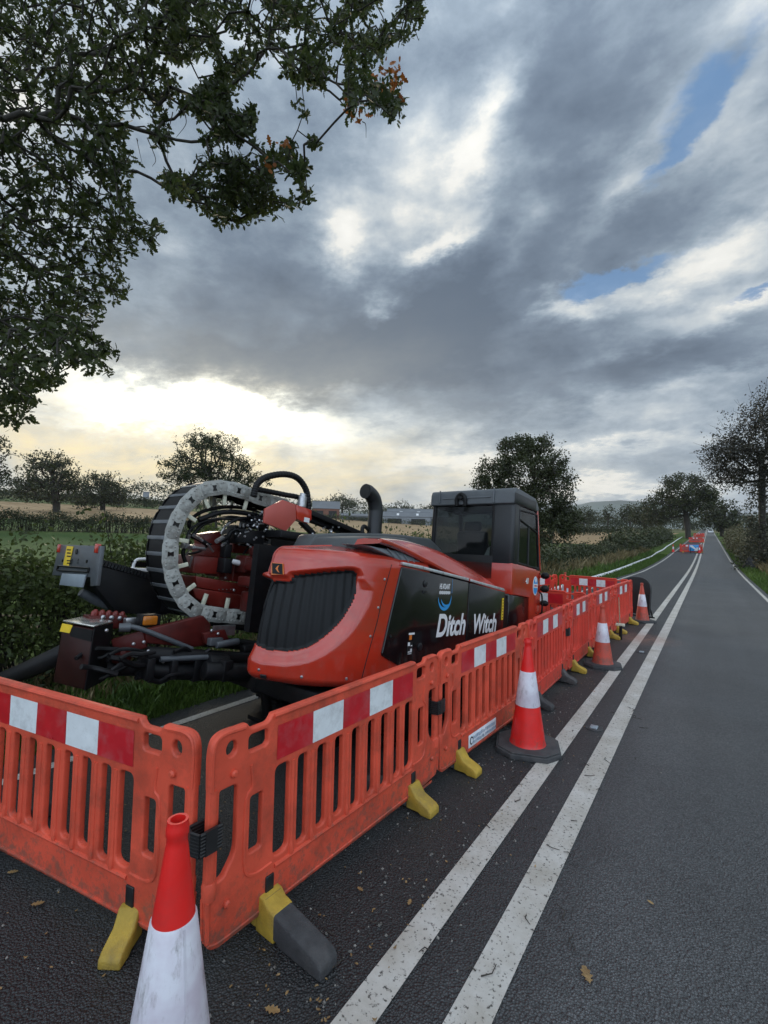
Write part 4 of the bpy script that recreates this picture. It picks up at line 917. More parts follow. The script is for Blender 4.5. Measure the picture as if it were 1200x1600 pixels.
b = MB(); a_, c_ = Lp(361, 877, 1.62), Lp(380, 881, 1.62); b.tube([a_, c_], .026, 14); b.tube([c_, Lp(385, 882, 1.62)], [.026, .016], 14); b.tube([Lp(385, 882, 1.62), Lp(399, 886, 1.64)], .010, 8); part(b, 'cylinder', 'white', smooth=40)
b = MB(); bx(b, 352, 872, 362, 896, 1.60, 1.75); bx(b, 353, 850, 361, 872, 1.66, 1.75); b.tube([Lp(343, 845, 1.7), Lp(356, 838, 1.7)], .03, 12); bx(b, 368, 820, 384, 830, 1.7, 1.85); bx(b, 384, 826, 412, 852, 1.5, 1.9); bx(b, 398, 806, 420, 828, 1.55, 1.8); part(b, 'valve_block', 'black', bevel=.006)
# fittings
b = MB(); 
for pts_, r_ in ((((296, 836), (293, 850)), .012), (((287, 848), (284, 855)), .018), (((290, 853), (303, 856)), .024), (((303, 856), (320, 858)), .015), (((302, 836), (316, 845)), .014), (((345, 833), (352, 822)), .012), (((352, 822), (360, 816)), .012), (((338, 846), (348, 840)), .022), (((324, 850), (333, 862)), .010), (((375, 824), (375, 818)), .010), (((381, 824), (381, 819)), .010), (((368, 834), (374, 833)), .008), (((300, 870), (296, 886)), .008), (((298, 856), (290, 868)), .007), (((408, 830), (412, 826)), .008), (((400, 845), (402, 849)), .01), (((347, 852), (352, 849)), .014), (((410, 800), (407, 803)), .016)):
    b = MB(); b.tube([Lp(*pts_[0], 1.62), Lp(*pts_[1], 1.66)], r_, 8); part(b, 'hose_fitting', 'steel', smooth=40)
b = MB(); rr_ = random.Random(5)
hosep = [[(290, 845), (300, 825), (330, 812), (370, 812), (400, 820)], [(300, 838), (320, 818), (360, 808), (395, 814)], [(296, 836), (310, 842), (326, 852)], [(290, 866), (310, 862), (330, 850)], [(356, 818), (376, 810), (400, 812), (420, 818)], [(352, 850), (362, 830), (380, 832), (396, 836)], [(360, 896), (352, 880), (354, 860), (360, 842)], [(300, 830), (296, 815), (320, 798), (360, 792), (400, 797)], [(310, 812), (350, 800), (390, 803), (420, 812)], [(380, 866), (392, 850), (400, 840)], [(388, 846), (396, 858), (410, 850)], [(404, 830), (416, 842), (422, 838)], [(366, 838), (378, 846), (396, 842)], [(290, 880), (286, 862), (296, 846)]]
for i, h_ in enumerate(hosep): b.tube(smooth_path([Lp(u, v, 1.66+.05*(i % 4)) for u, v in h_], 6), .012+.006*(i % 3), 8)
for i in range(12):
    u, v = rr_.uniform(378, 420), rr_.uniform(800, 858); b.tube(smooth_path([Lp(u+rr_.uniform(-16, 16), v+rr_.uniform(-14, 14), 1.55+.06*(q % 3)) for q in range(4)], 5), .011, 7)
part(b, 'hydraulic_hoses', 'rubber', smooth=50)
b = MB()
for i in range(36):
    u, v = rr_.uniform(380, 424), rr_.uniform(803, 860); p = Lp(u, v, 1.48+.1*rr_.random()); b = MB(); b.lathe([(.010, 0), (.012, .01), (.008, .02)], 6, p, ax=Matrix.Rotation(R(90), 3, 'X')); part(b, 'pipe_union', 'steel')
for i in range(14): u, v = rr_.uniform(375, 424), rr_.uniform(805, 858); b = MB(); b.tube([Lp(u, v, 1.46), Lp(u+rr_.uniform(-8, 8), v+rr_.uniform(-6, 6), 1.5)], .008, 6); part(b, 'hose_fitting', 'steel')
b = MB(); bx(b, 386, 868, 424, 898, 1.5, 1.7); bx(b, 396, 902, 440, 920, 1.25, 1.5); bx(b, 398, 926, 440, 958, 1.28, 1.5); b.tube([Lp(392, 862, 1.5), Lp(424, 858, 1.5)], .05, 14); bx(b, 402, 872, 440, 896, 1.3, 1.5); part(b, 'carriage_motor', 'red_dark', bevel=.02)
# red guard plate, hose arc, mast
b = MB(); b.prism([Lp(u, v, 1.33) for u, v in ((442, 781), (462, 788), (463, 812), (447, 830), (413, 817), (415, 795))], (0, .03, 0)); gp = part(b, 'guard_plate', 'red_pale', bevel=.004)
b = MB(); b.prism([Lp(u, v, 1.33) for u, v in ((463, 788.5), (487, 797), (487, 812), (480, 818), (464, 811))], (0, .10, 0)); g2 = part(b, 'guard_plate', 'red', bevel=.004)
b = MB(); b.prism([Lp(u, v, 1.322) for u, v in ((476, 808), (484, 810), (483, 817), (475, 815))], (0, .004, 0)); sub(b, 'sticker', 'white', g2)
b = MB(); pth = smooth_path([Lp(u, v, 1.45) for u, v in ((396, 776), (402, 756), (418, 745), (445, 741), (466, 748), (479, 768), (482, 796))], 12)
b.tube(pth, [.031+.004*(i % 2) for i in range(len(pth))], 12); pth = smooth_path([Lp(u, v, 1.5) for u, v in ((398, 764), (420, 768), (445, 773), (468, 778), (478, 790))], 10); b.tube(pth, [.026+.003*(i % 2) for i in range(len(pth))], 12); part(b, 'hose_arc', 'rubber')
b = MB(); b.tube([Lp(471, 792, 1.44), Lp(473, 776, 1.44)], .05, 14); b.tube([Lp(473, 776, 1.44), Lp(474, 772, 1.44)], .035, 14); part(b, 'hose_coupling', 'steel', smooth=40)
b = MB(); b.beam(Lp(480, 800, 1.42), Lp(566, 836, 1.42), .10, .055); b.beam(Lp(484, 812, 1.5), Lp(550, 838, 1.5), .08, .05); b.beam(Lp(470, 815, 1.42), Lp(490, 835, 1.42), .06, .05); bx(b, 440, 828, 500, 848, 1.25, 1.6)
b.beam((.9, 1.46, .26), (2.6, 1.46, -.02), .14, .10); part(b, 'mast_rail', 'black', bevel=.005)
b = MB()
for i in range(10): u, v = rr_.uniform(488, 530), rr_.uniform(818, 838); b.tube([Lp(u, v, 1.36), Lp(u+rr_.uniform(-6, 6), v+rr_.uniform(-4, 4), 1.4)], .009, 6)
part(b, 'rail_fittings', 'steel')
b = MB(); bx(b, 425, 830, 500, 900, 1.95, 2.1); part(b, 'frame_wall', 'black'); b = MB(); bx(b, 405, 850, 440, 985, 1.22, 1.3); part(b, 'frame_wall', 'black')

# --- pipe trough with end plate, far side
YT = 2.12
b = MB(); b.prism([Lp(u, v, YT) for u, v in ((156, 884), (245, 907), (262, 960), (240, 962), (182, 957), (150, 918))], (0, .36, 0)); b.beam(Lp(240, 930, YT+.18), (1.8, YT+.15, -1.05), .36, .28); tr_ = part(b, 'pipe_trough', 'black', bevel=.006)
b = MB()
for k in range(16):
    u = 160+5.1*k; v = 882+.275*(u-158); p = Lp(u, v, YT); b.box((p[0], YT+.18, p[2]+.018), (.022, .38, .05), Matrix.Rotation(R(14), 3, 'Y'))
sub(b, 'trough_ribs', 'dark', tr_)
XP = -1.66
Rp = lambda u, v, x=XP: tuple(L_(u, v, 0, x))
b = MB(); b.prism([Rp(u, v) for u, v in ((92, 851), (158, 853), (150, 915), (141, 916), (141, 902), (88, 899), (81, 899))], (.03, 0, 0)); ep = part(b, 'end_plate', 'plategrey', bevel=.003)
b = MB(); b.prism([Rp(u, v, XP-.005) for u, v in ((99, 896), (136, 898), (131, 918), (95, 914))], (-.012, 0, 0)); sub(b, 'label_plate', 'label_grey', ep, bevel=.002)
b = MB(); b.prism([Rp(u, v, XP-.003) for u, v in ((105, 853), (115, 854), (108, 884), (99, 883))], (-.003, 0, 0)); ys_ = sub(b, 'warning_sticker', 'yellow', ep)
b = MB()
for v in (858, 863, 868, 875, 879): b.prism([Rp(u, vv, XP-.0065) for u, vv in ((105, v), (111, v+.3), (110.4, v+2.2), (104.4, v+1.9))], (-.001, 0, 0))
sub(b, 'sticker_marks', 'black', ys_)
b = MB()
for (u0, v0), (u1, v1) in (((91, 884), (139, 888)), ((90, 891), (138, 894)), ((91, 884), (89, 891)), ((139, 888), (137, 894))): b.tube([Rp(u0, v0, XP-.008), Rp(u1, v1, XP-.008)], .008, 6)
for u, v, r_ in ((120, 862, .024), (136, 877, .013), (98, 876, .012)): b.lathe([(r_, 0), (r_, .006)], 14, Rp(u, v, XP-.001), ax=Matrix.Rotation(R(-90), 3, 'Y'))
sub(b, 'latch_holes', 'blackglass', ep)
for u in (110.5, 120):
    me = text_mesh('6', .062, 0, .0006, 1, .002); me.transform(Matrix(((0, 0, -1, 0), (-1, 0, 0, 0), (0, 1, 0, 0), (0, 0, 0, 1)))); p = Rp(u, 881, XP-.002); link('numeral', me, M['blackglass'], ep, (p[0]+OFF[0], p[1]+OFF[1], p[2]+OFF[2]))
b = MB()
for u in (92, 151): b.box(Rp(u+1.5, 857, XP), (.04, .035, .075))
sub(b, 'corner_marker', 'red', ep, bevel=.006)
b = MB(); b.tube([Lp(126, 925, 2.3), Lp(150, 938, 2.3), Lp(182, 953, 2.3)], [.035, .045, .03], 10); part(b, 'strut', 'plategrey', smooth=40)
b = MB(); b.tube(smooth_path([Lp(206, 893, 2.75), Lp(212, 876, 2.75), Lp(224, 873.5, 2.75), Lp(238, 874, 2.75)], 5), .016, 8); bx(b, 205, 887, 240, 894, 2.72, 2.8); wl = part(b, 'work_lamp', 'white', bevel=.004)
b = MB(); bx(b, 209, 877, 240, 887, 2.74, 2.8); sub(b, 'lamp_glass', 'glass_dark', wl)

# --- rear stabiliser and hydraulics, low at the left
b = MB(); T_ = [LD(98, 972, 3.45), LD(131, 965, 3.75), LD(176, 973, 3.62), LD(147, 979, 3.32)]
zt_ = float(np.mean([p[2] for p in T_])); T_ = [(p[0], p[1], zt_) for p in T_]
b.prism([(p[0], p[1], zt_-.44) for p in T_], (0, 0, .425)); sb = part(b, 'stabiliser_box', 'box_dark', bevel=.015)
b = MB(); b.prism(T_, (0, 0, .012)); sub(b, 'lid', 'shine', sb, bevel=.003)
dv = np.array(T_[3])-np.array(T_[0]); nrm_ = np.array([dv[1], -dv[0], 0]); nrm_ /= np.linalg.norm(nrm_)
if nrm_ @ (RM @ (CAM-MO)-np.array(T_[0])) < 0: nrm_ = -nrm_
q0 = np.array(T_[0])+nrm_*.004; b = MB(); b.prism([q0+dv*.02+np.array([0, 0, -.01]), q0+dv*.36+np.array([0, 0, -.01]), q0+dv*.30+np.array([0, 0, -.07]), q0-dv*.02+np.array([0, 0, -.07])], nrm_*.003); sub(b, 'warning_label', 'yellow', sb)
b = MB(); b.prism([q0+dv*1.0+np.array([0, 0, -.02]), q0+dv*.36+np.array([0, 0, -.02]), q0+dv*.33+np.array([0, 0, -.09]), q0+dv*1.0+np.array([0, 0, -.10])], nrm_*.003); sub(b, 'black_band', 'black', sb)
b = MB(); dv2 = np.array(T_[2])-np.array(T_[3]); b.prism([np.array(T_[3])+dv2*f_+np.array([0, 0, z_]) for f_, z_ in ((0, -.005), (1, -.005), (1, -.44), (0, -.44))], (np.cross(dv2, (0, 0, 1))/np.linalg.norm(dv2))*.006); sub(b, 'side_plate', 'black', sb)
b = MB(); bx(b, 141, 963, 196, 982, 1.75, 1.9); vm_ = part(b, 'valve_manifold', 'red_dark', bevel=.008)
b = MB()
for k in range(5):
    for j in range(2): p = Lp(146+10.5*k+3*j, 961-2.0*j+.8*k, 1.8); b.lathe([(.020, -.015), (.020, .02), (.014, .032), (.008, .036)], 12, p)
sub(b, 'valve_knobs', 'red_dull', vm_, smooth=40)
b = MB()
for k in range(3): p = Lp(160+13*k, 964+.8*k, 1.76); b.lathe([(.018, 0), (.018, .02), (.010, .025)], 10, p, ax=Matrix.Rotation(R(90), 3, 'X'))
sub(b, 'valve_caps', 'steel', vm_, smooth=40)
b = MB(); bx(b, 198, 966, 219, 975, 1.66, 1.72); part(b, 'bracket', 'steel', bevel=.004)
b = MB(); bx(b, 226, 963, 246, 977, 1.5, 1.6); am = part(b, 'marker_lamp', 'amber', bevel=.012)
b = MB(); bx(b, 222, 961, 250, 979, 1.52, 1.62); part(b, 'lamp_bracket', 'black', bevel=.004)
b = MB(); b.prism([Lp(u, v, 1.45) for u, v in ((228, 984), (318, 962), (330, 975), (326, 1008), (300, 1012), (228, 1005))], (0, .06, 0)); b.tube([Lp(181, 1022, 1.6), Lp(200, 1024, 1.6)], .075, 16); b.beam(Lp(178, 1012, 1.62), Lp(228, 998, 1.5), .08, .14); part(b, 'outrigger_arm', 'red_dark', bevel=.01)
b = MB(); b.tube(smooth_path([Lp(188, 981, 1.5), Lp(210, 980, 1.46), (Lp(250, 994, 1.42)), Lp(300, 1014, 1.40)], 6), [.02]*19, 10); b.tube([Lp(186, 981, 1.5), Lp(204, 980, 1.47)], .034, 12); part(b, 'hydraulic_ram', 'plategrey', smooth=40)
b = MB(); 
b.tube([Lp(228, 1022, 1.4), Lp(390, 1030, 1.3)], .06, 12); b.tube([Lp(150, 1045, 1.7), Lp(330, 1045, 1.4)], .055, 12); b.tube([LD(-6, 1066, 3.7), LD(40, 1048, 3.7), LD(120, 1012, 3.65)], [.06, .07, .08], 14)
b.tube([Lp(318, 1048, 1.2), Lp(420, 1052, 1.1)], .075, 14); b.tube([Lp(322, 1040, 1.28), Lp(352, 1041, 1.26)], .10, 14); bx(b, 352, 1034, 362, 1064, 1.1, 1.4); bx(b, 110, 1030, 180, 1058, 1.7, 1.9); b.tube([Lp(225, 1046, 1.42), Lp(318, 1050, 1.36)], .07, 14); bx(b, 232, 1030, 240, 1063, 1.3, 1.5); bx(b, 270, 1032, 276, 1062, 1.3, 1.5); bx(b, 306, 1030, 316, 1064, 1.3, 1.5); b.tube([Lp(300, 1000, 1.6), Lp(410, 1010, 1.5)], .05, 12); b.tube([Lp(330, 972, 1.66), Lp(410, 985, 1.6)], .035, 10)
part(b, 'stabiliser_leg', 'black', bevel=.006)
b = MB(); b.tube([Lp(250, 1030, 1.33), Lp(345, 1026, 1.28)], .022, 10); part(b, 'ram_rod', 'plategrey', smooth=40)
b = MB(); b.prism([Lp(u, v, 1.36) for u, v in ((318, 990), (352, 984), (360, 1004), (340, 1012), (322, 1006))], (0, .05, 0)); part(b, 'gusset_plate', 'red_dark', bevel=.006)
b = MB(); bx(b, 330, 998, 348, 1008, 1.30, 1.36); b.tube([Lp(338, 1008, 1.3), Lp(372, 1002, 1.3)], .03, 12); part(b, 'pale_fitting', 'plategrey', bevel=.004)
b = MB()
for i in range(22):
    u, v = rr_.uniform(130, 400), rr_.uniform(1018, 1062); y = 1.38+rr_.uniform(-.08, .1)
    b.tube(smooth_path([Lp(u+dx_, v+rr_.uniform(-8, 10), y+rr_.uniform(-.03, .03)) for dx_ in (-26, -8, 10, 30)], 5), .014+.006*rr_.random(), 7)
b.tube(smooth_path([Lp(u, v, 1.55) for u, v in ((120, 1050), (150, 1062), (180, 1050), (200, 1040))], 6), .016, 8); b.tube(smooth_path([Lp(u, v, 1.4) for u, v in ((215, 1050), (235, 1062), (262, 1056))], 6), .02, 8)
part(b, 'low_hoses', 'rubber', smooth=50)
b = MB()
for u, v in ((208, 1006), (224, 1003), (231, 1017), (240, 1019), (254, 1034), (283, 1051), (290, 1049), (275, 1042), (381, 1060), (166, 985), (330, 985), (340, 990), (398, 1076), (402, 1090)):
    p = Lp(u, v, 1.36); b = MB(); b.lathe([(.013, 0), (.013, .012), (.006, .018)], 8, p, ax=Matrix.Rotation(R(90), 3, 'X')); part(b, 'bolt', 'steel')
b = MB(); b.tube([Lp(200, 1023, 1.5), Lp(222, 1026, 1.48)], .012, 8); b.box(Lp(350, 985, 1.42), (.22, .02, .09)); part(b, 'pin_and_plate', 'steel')
# --- tracks, level on the ground
def track(y0, y1, x0=.05, x1=3.2):
    b = MB(); g_ = MB()
    def wp(s, y, z):                       # s metres along, y across, z above the road
        h_ = np.array([math.sin(AL), math.cos(AL), 0]); p = MO+h_*s+mY*y; p[2] = z; return toloc(p)
    rad = .27; n = 72; per = 2*(x1-x0-2*rad)+2*math.pi*rad
    def loop(t, r):
        Ls = x1-x0-2*rad; t = t % per
        if t < Ls: return x0+rad+t, .30-r
        t -= Ls
        if t < math.pi*rad: a = t/rad; return x1-rad+r*math.sin(a), .30-r*math.cos(a)
        t -= math.pi*rad
        if t < Ls: return x1-rad-t, .30+r
        t -= Ls; a = t/rad; return x0+rad-r*math.sin(a), .30+r*math.cos(a)
    oo = [loop(per*k/n, rad) for k in range(n)]
    b.prism([wp(s, y0, z+.015) for s, z in oo], mY*0+np.array([0, y1-y0, 0]))
    for k in range(n//1):
        s, z = loop(per*k/n, rad+.018); s2, z2 = loop(per*(k+.55)/n, rad+.018); b.beam((np.array(wp(s, y0, z))+wp(s2, y0, z2))/2, (np.array(wp(s, y1, z))+wp(s2, y1, z2))/2, .05, .03)
    tk = part(b, 'track', 'rubber')
    w = MB()
    for s in np.linspace(x0+rad, x1-rad, 5): w.lathe([(.20, -.01), (.20, .02), (.12, .03), (.05, .05)], 20, wp(s, y0-.005, .30), ax=Matrix.Rotation(R(90), 3, 'X'))
    sub(w, 'track_roller', 'black', tk, smooth=40)
track(.22, .60); track(1.75, 2.12)
# pads and pins that close the gap down to the ground at the rear
for y in (.75, 1.6):
    b = MB(); p0 = toloc((MO+mX*-.1+mY*y)*np.array([1, 1, 0])+np.array([0, 0, .02])); p1 = np.array([-.1, y, -1.1]); b.tube([p0, p1], .05, 12); b.box(p0, (.3, .26, .04)); part(b, 'stabiliser_foot', 'black')

# ------------------------------------------------------------------ vegetation
OAK = np.array([(0, .015), (.12, .05), (.22, .20), (.31, .10), (.46, .30), (.55, .14), (.72, .26), (.80, .12), (.92, .13), (1, 0), (.92, -.13), (.80, -.12), (.72, -.26), (.55, -.14), (.46, -.30), (.31, -.10), (.22, -.20), (.12, -.05)])
RHO = np.array([(0, 0), (.45, .34), (1, 0), (.5, -.34)])
OVAL = np.array([(0, 0), (.25, .24), (.65, .26), (1, 0), (.65, -.26), (.25, -.24)])
def scatter_leaves(cen, per, spread, size, rg, shape=RHO, droop=0.0, svar=.35):
    n = len(cen)*per; c = np.repeat(cen, per, 0)
    d = rg.normal(size=(n, 3)); d[:, 2] -= droop; d /= np.linalg.norm(d, axis=1)[:, None]+1e-9
    q = rg.normal(size=(n, 3)); nn = np.cross(d, q); nn /= np.linalg.norm(nn, axis=1)[:, None]+1e-9; w = np.cross(nn, d)
    sz = size*(1+svar*rg.uniform(-1, 1, n)); o = c+rg.normal(size=(n, 3))*spread*.5
    V = o[:, None, :]+d[:, None, :]*(shape[None, :, 0]*sz[:, None])[..., None]+w[:, None, :]*(shape[None, :, 1]*sz[:, None])[..., None]
    V += nn[:, None, :]*((shape[None, :, 0]**2)*(-.18)*sz[:, None])[..., None]
    k = len(shape); return V.reshape(-1, 3), np.arange(n*k).reshape(n, k), k
def skeleton(pts, trunk, rg, step=.3, wpath=.25, jit=.10):
    """grow limbs from the trunk polyline out to every twig point"""
    nodes = [np.array(p, float) for p in trunk]; par = [-1]+list(range(len(trunk)-1))
    plen = [0.0]
    for i in range(1, len(nodes)): plen.append(plen[-1]+np.linalg.norm(nodes[i]-nodes[i-1]))
    order = np.argsort(np.linalg.norm(pts-nodes[-1], axis=1)); cap = len(pts)*14+400
    A = np.zeros((cap, 3)); Lq = np.full(cap, 1e9); A[:len(nodes)] = nodes; Lq[:len(nodes)] = plen; n = len(nodes); minj = max(1, len(trunk)//3); ends = []
    for k in order:
        p = pts[k]; dd = np.linalg.norm(A[:n]-p, axis=1)+wpath*Lq[:n]; dd[:minj] += 1e3
        j = int(dd.argmin()); a = A[j]; dist = np.linalg.norm(p-a); m = max(1, min(12, int(dist/step))); last = j
        bend = rg.normal(size=3)*dist*jit; bend[2] += dist*.08
        for i in range(1, m+1):
            t = i/m; q = a+(p-a)*t+bend*math.sin(math.pi*t)
            if n >= cap: break
            A[n] = q; Lq[n] = Lq[last]+np.linalg.norm(q-A[last]); par.append(last); last = n; n += 1
        ends.append(last)
    cnt = np.zeros(n); 
    for e_ in ends: cnt[e_] += 1
    for i in range(n-1, 0, -1): cnt[par[i]] += cnt[i]
    return A[:n], np.array(par), cnt
def limb_mesh(A, par, rad, rmin=0, ns=5):
    sel = [i for i in range(1, len(A)) if rad[i] >= rmin]
    i = np.array(sel); j = par[i]; a = A[j]; b_ = A[i]; t = b_-a; ln = np.linalg.norm(t, axis=1); ok = ln > 1e-5; i, j, a, b_, t, ln = i[ok], j[ok], a[ok], b_[ok], t[ok], ln[ok]; t /= ln[:, None]
    ref = np.where(np.abs(t[:, 2:3]) < .9, np.array([[0, 0, 1.]]), np.array([[1., 0, 0]])); u = np.cross(t, ref); u /= np.linalg.norm(u, axis=1)[:, None]; w = np.cross(t, u)
    ang = np.arange(ns)*2*math.pi/ns; ring = u[:, None]*np.cos(ang)[None, :, None]+w[:, None]*np.sin(ang)[None, :, None]
    rj = np.minimum(rad[j], rad[i]*1.35)
    V = np.concatenate([a[:, None]+ring*rj[:, None, None], b_[:, None]+ring*rad[i][:, None, None]], 1).reshape(-1, 3)
    base = (np.arange(len(i))*2*ns)[:, None]; k = np.arange(ns); f = np.stack([k, (k+1) % ns, ns+(k+1) % ns, ns+k], 1)
    return V, (base[:, :, None]+f[None]).reshape(-1, 4)
def blob_points(blobs, n, rg, shell=.55):
    """blobs: (centre xyz, rx, ry, rz)"""
    w = np.array([b_[1]*b_[2]*b_[3] for b_ in blobs])**.75; w /= w.sum(); out = []
    for b_, m in zip(blobs, rg.multinomial(n, w)):
        d = rg.normal(size=(m, 3)); d /= np.linalg.norm(d, axis=1)[:, None]; r_ = (shell+(1-shell)*rg.random(m))**.7*(1+.10*rg.normal(size=m))
        lump = np.array([1+.22*noise.noise(Vector(q*2.2)+Vector(b_[0])) for q in d])
        out.append(np.array(b_[0])+d*(r_*lump)[:, None]*np.array(b_[1:4]))
    return np.concatenate(out)
def plant(name, label, cat, base, pts, per, spread, lsize, lm, rg, trunk_pts=None, r0=.01, rexp=.42, rmin=0, shape=RHO, group=None, bark='bark', ns=5, step=.5, foliage='crown', extra=None, droop=0, trunk_name='trunk'):
    root = empty(name, base, 0, label, cat, group); bse = np.array(base, float)
    if trunk_pts is not None:
        sub_ = pts if len(pts) < 900 else pts[rg.choice(len(pts), 900, False)]
        A, par, cnt = skeleton(sub_, trunk_pts, rg, step)
        rad = r0*np.maximum(cnt, 1)**rexp
        V, Fq = limb_mesh(A, par, rad, rmin, ns); link(trunk_name, np_mesh(trunk_name, V-bse, Fq, 4, True), M[bark], root)
    if per:
        V, Fq, k = scatter_leaves(pts, per, spread, lsize, rg, shape, droop); link(foliage, np_mesh(foliage, V-bse, Fq, k), M[lm], root)
    return root
M['oak_leaf'] = leaf_mat('oak_leaf', (.024, .038, .011), (.056, .074, .021), (.115, .092, .028), 1.4, .55)
M['oak_leaf_far'] = leaf_mat('oak_leaf_far', (.020, .028, .008), (.046, .056, .016), (.085, .066, .02), .35, .25)
M['rust_leaf'] = leaf_mat('rust_leaf', (.20, .055, .012), (.30, .11, .02), None, 3, .4)
M['hedge_leaf'] = leaf_mat('hedge_leaf', (.024, .038, .012), (.085, .115, .028), (.17, .18, .06), 1.1, .5)
M['hedge_far'] = leaf_mat('hedge_far', (.020, .028, .010), (.050, .062, .020), (.09, .07, .03), .25, .2)
M['dry_grass'] = leaf_mat('dry_grass', (.10, .085, .035), (.22, .17, .08), None, 2, .2)
M['ivy_leaf'] = leaf_mat('ivy_leaf', (.022, .026, .012), (.06, .062, .035), None, 1.5, .15)
M['bare_leaf'] = leaf_mat('bare_leaf', (.014, .016, .009), (.04, .036, .02), None, 1, .15)
M['pale_bush'] = leaf_mat('pale_bush', (.05, .055, .02), (.10, .09, .045), None, .6, .2)

def inpoly(p, poly):
    c = False; n = len(poly)
    for i in range(n):
        (x1, y1), (x2, y2) = poly[i], poly[i-1]
        if (y1 > p[1]) != (y2 > p[1]) and p[0] < (x2-x1)*(p[1]-y1)/(y2-y1)+x1: c = not c
    return c
# overhanging oak: its trunk stands on the left verge, outside the frame
rg = np.random.default_rng(11)
polys = [([(-60, -60), (300, -60), (300, 60), (262, 75), (240, 120), (228, 165), (192, 190), (205, 235), (198, 270), (205, 330), (248, 352), (250, 385), (205, 392), (190, 415), (203, 450), (190, 470), (160, 475), (140, 520), (178, 545), (178, 575), (150, 590), (110, 580), (75, 612), (60, 620), (45, 660), (20, 665), (-60, 690)], 1950),
         ([(280, -60), (670, -60), (662, 25), (640, 60), (622, 95), (600, 95), (570, 75), (540, 80), (520, 60), (480, 55), (420, 75), (380, 130), (330, 150), (290, 120), (250, 150)], 620),
         ([(540, 80), (600, 85), (628, 95), (622, 150), (632, 165), (610, 190), (592, 165), (570, 160), (548, 180), (535, 160), (545, 130)], 70),
         ([(440, 60), (520, 60), (540, 90), (500, 140), (478, 185), (462, 180), (470, 130), (440, 110)], 65),
         ([(270, 140), (340, 130), (400, 160), (410, 205), (395, 230), (360, 215), (330, 230), (300, 200)], 170),
         ([(300, 250), (340, 245), (395, 250), (430, 235), (480, 200), (497, 225), (485, 265), (488, 310), (450, 325), (420, 335), (380, 345), (345, 362), (318, 325), (268, 300), (256, 275)], 300),
         ([(225, 150), (262, 130), (262, 220), (250, 255), (240, 210)], 30)]
tw = []
for poly, n in polys:
    us = [q[0] for q in poly]; vs_ = [q[1] for q in poly]; k = 0
    while k < n:
        u, v = rg.uniform(min(us), max(us)), rg.uniform(min(vs_), max(vs_))
        if not inpoly((u, v), poly): continue
        if n < 900 and noise.noise((u*.022, v*.022, 8)) < -.12: continue
        base_d = 5.2+1.8*(noise.noise((u*.006, v*.006, 3))+.5)
        tw.append(at_dep(u, v, base_d+rg.uniform(-.5, .9 if n < 400 else 2.2))); k += 1
inview = len(tw)
for k in range(900):                                                   # the rest of the crown, above and behind the camera's left
    d = rg.normal(size=3); d /= np.linalg.norm(d); p = np.array([-8.0, .6, 8.2])+d*np.array([5.5, 5.5, 3.4])*(.5+.5*rg.random())
    q = p-CAM; zc = q @ fw; uu = 600+F_PX*(q @ rt)/zc if zc > 0 else -999
    vv = 800-F_PX*(q @ up)/zc if zc > 0 else -999
    if zc > .3 and -40 < uu < 1240 and vv > -60: continue
    tw.append(p)
tw = np.array(tw)
oak_base = (-8.2, .5, ground_h(-8.2, .5)-.05)
oak = empty('oak_tree', oak_base, 0, 'large oak with dark green leaves overhanging from the left, its trunk outside the frame', 'tree')
trunk = [np.array(oak_base)+np.array((dx, dy, z)) for dx, dy, z in ((0, 0, 0), (.05, 0, .8), (.1, .05, 1.8), (.2, .1, 2.8), (.35, .2, 3.8), (.6, .35, 4.8), (.9, .5, 5.6), (1.1, .7, 6.4))]
A, par, cnt = skeleton(tw, trunk, rg, .16, .16, .12)
rad = .0058*np.maximum(cnt, 1)**.24
V, Fq = limb_mesh(A, par, rad, 0, 6); link('trunk', np_mesh('trunk', V-np.array(oak_base), Fq, 4, True), M['bark'], oak)
V1, F1, k1 = scatter_leaves(tw, 11, .06, .088, rg, OAK, .05)
V2, F2, k2 = scatter_leaves(A[rg.choice(len(A), 1500)][lambda_ := slice(None)], 2, .06, .095, rg, OAK, .2)
V = np.concatenate([V1]); Fq = F1
link('crown', np_mesh('crown', V-np.array(oak_base), Fq, k1), M['oak_leaf'], oak)
rt_pts = np.array([at_dep(u, v, 5.4) for u, v in ((604, 112), (610, 120), (618, 128), (607, 130), (598, 118), (560, 165), (552, 172), (615, 108), (445, 225), (420, 255), (548, 168), (625, 150), (612, 138))])
V, Fq, k = scatter_leaves(rt_pts, 6, .10, .09, rg, OAK, .3); link('autumn_leaves', np_mesh('autumn_leaves', V-np.array(oak_base), Fq, k), M['rust_leaf'], oak)
# bare hanging twiglets
V = []; 
tws = MB()
for u, v, u2, v2 in ((262, 130, 250, 185), (270, 175, 262, 250), (285, 170, 275, 215), (230, 215, 238, 260), (215, 220, 222, 255), (566, 190, 572, 215), (640, 20, 655, 60)):
    p0, p1 = at_dep(u, v, 5.3), at_dep(u2, v2, 5.3); tws.tube(smooth_path([p0, (p0+p1)/2+rg.normal(size=3)*.04, p1], 5), [.006-.0004*i for i in range(11)], 5)
tws.build('twigs', M['bark'], oak, off=(-oak_base[0], -oak_base[1], -oak_base[2]))

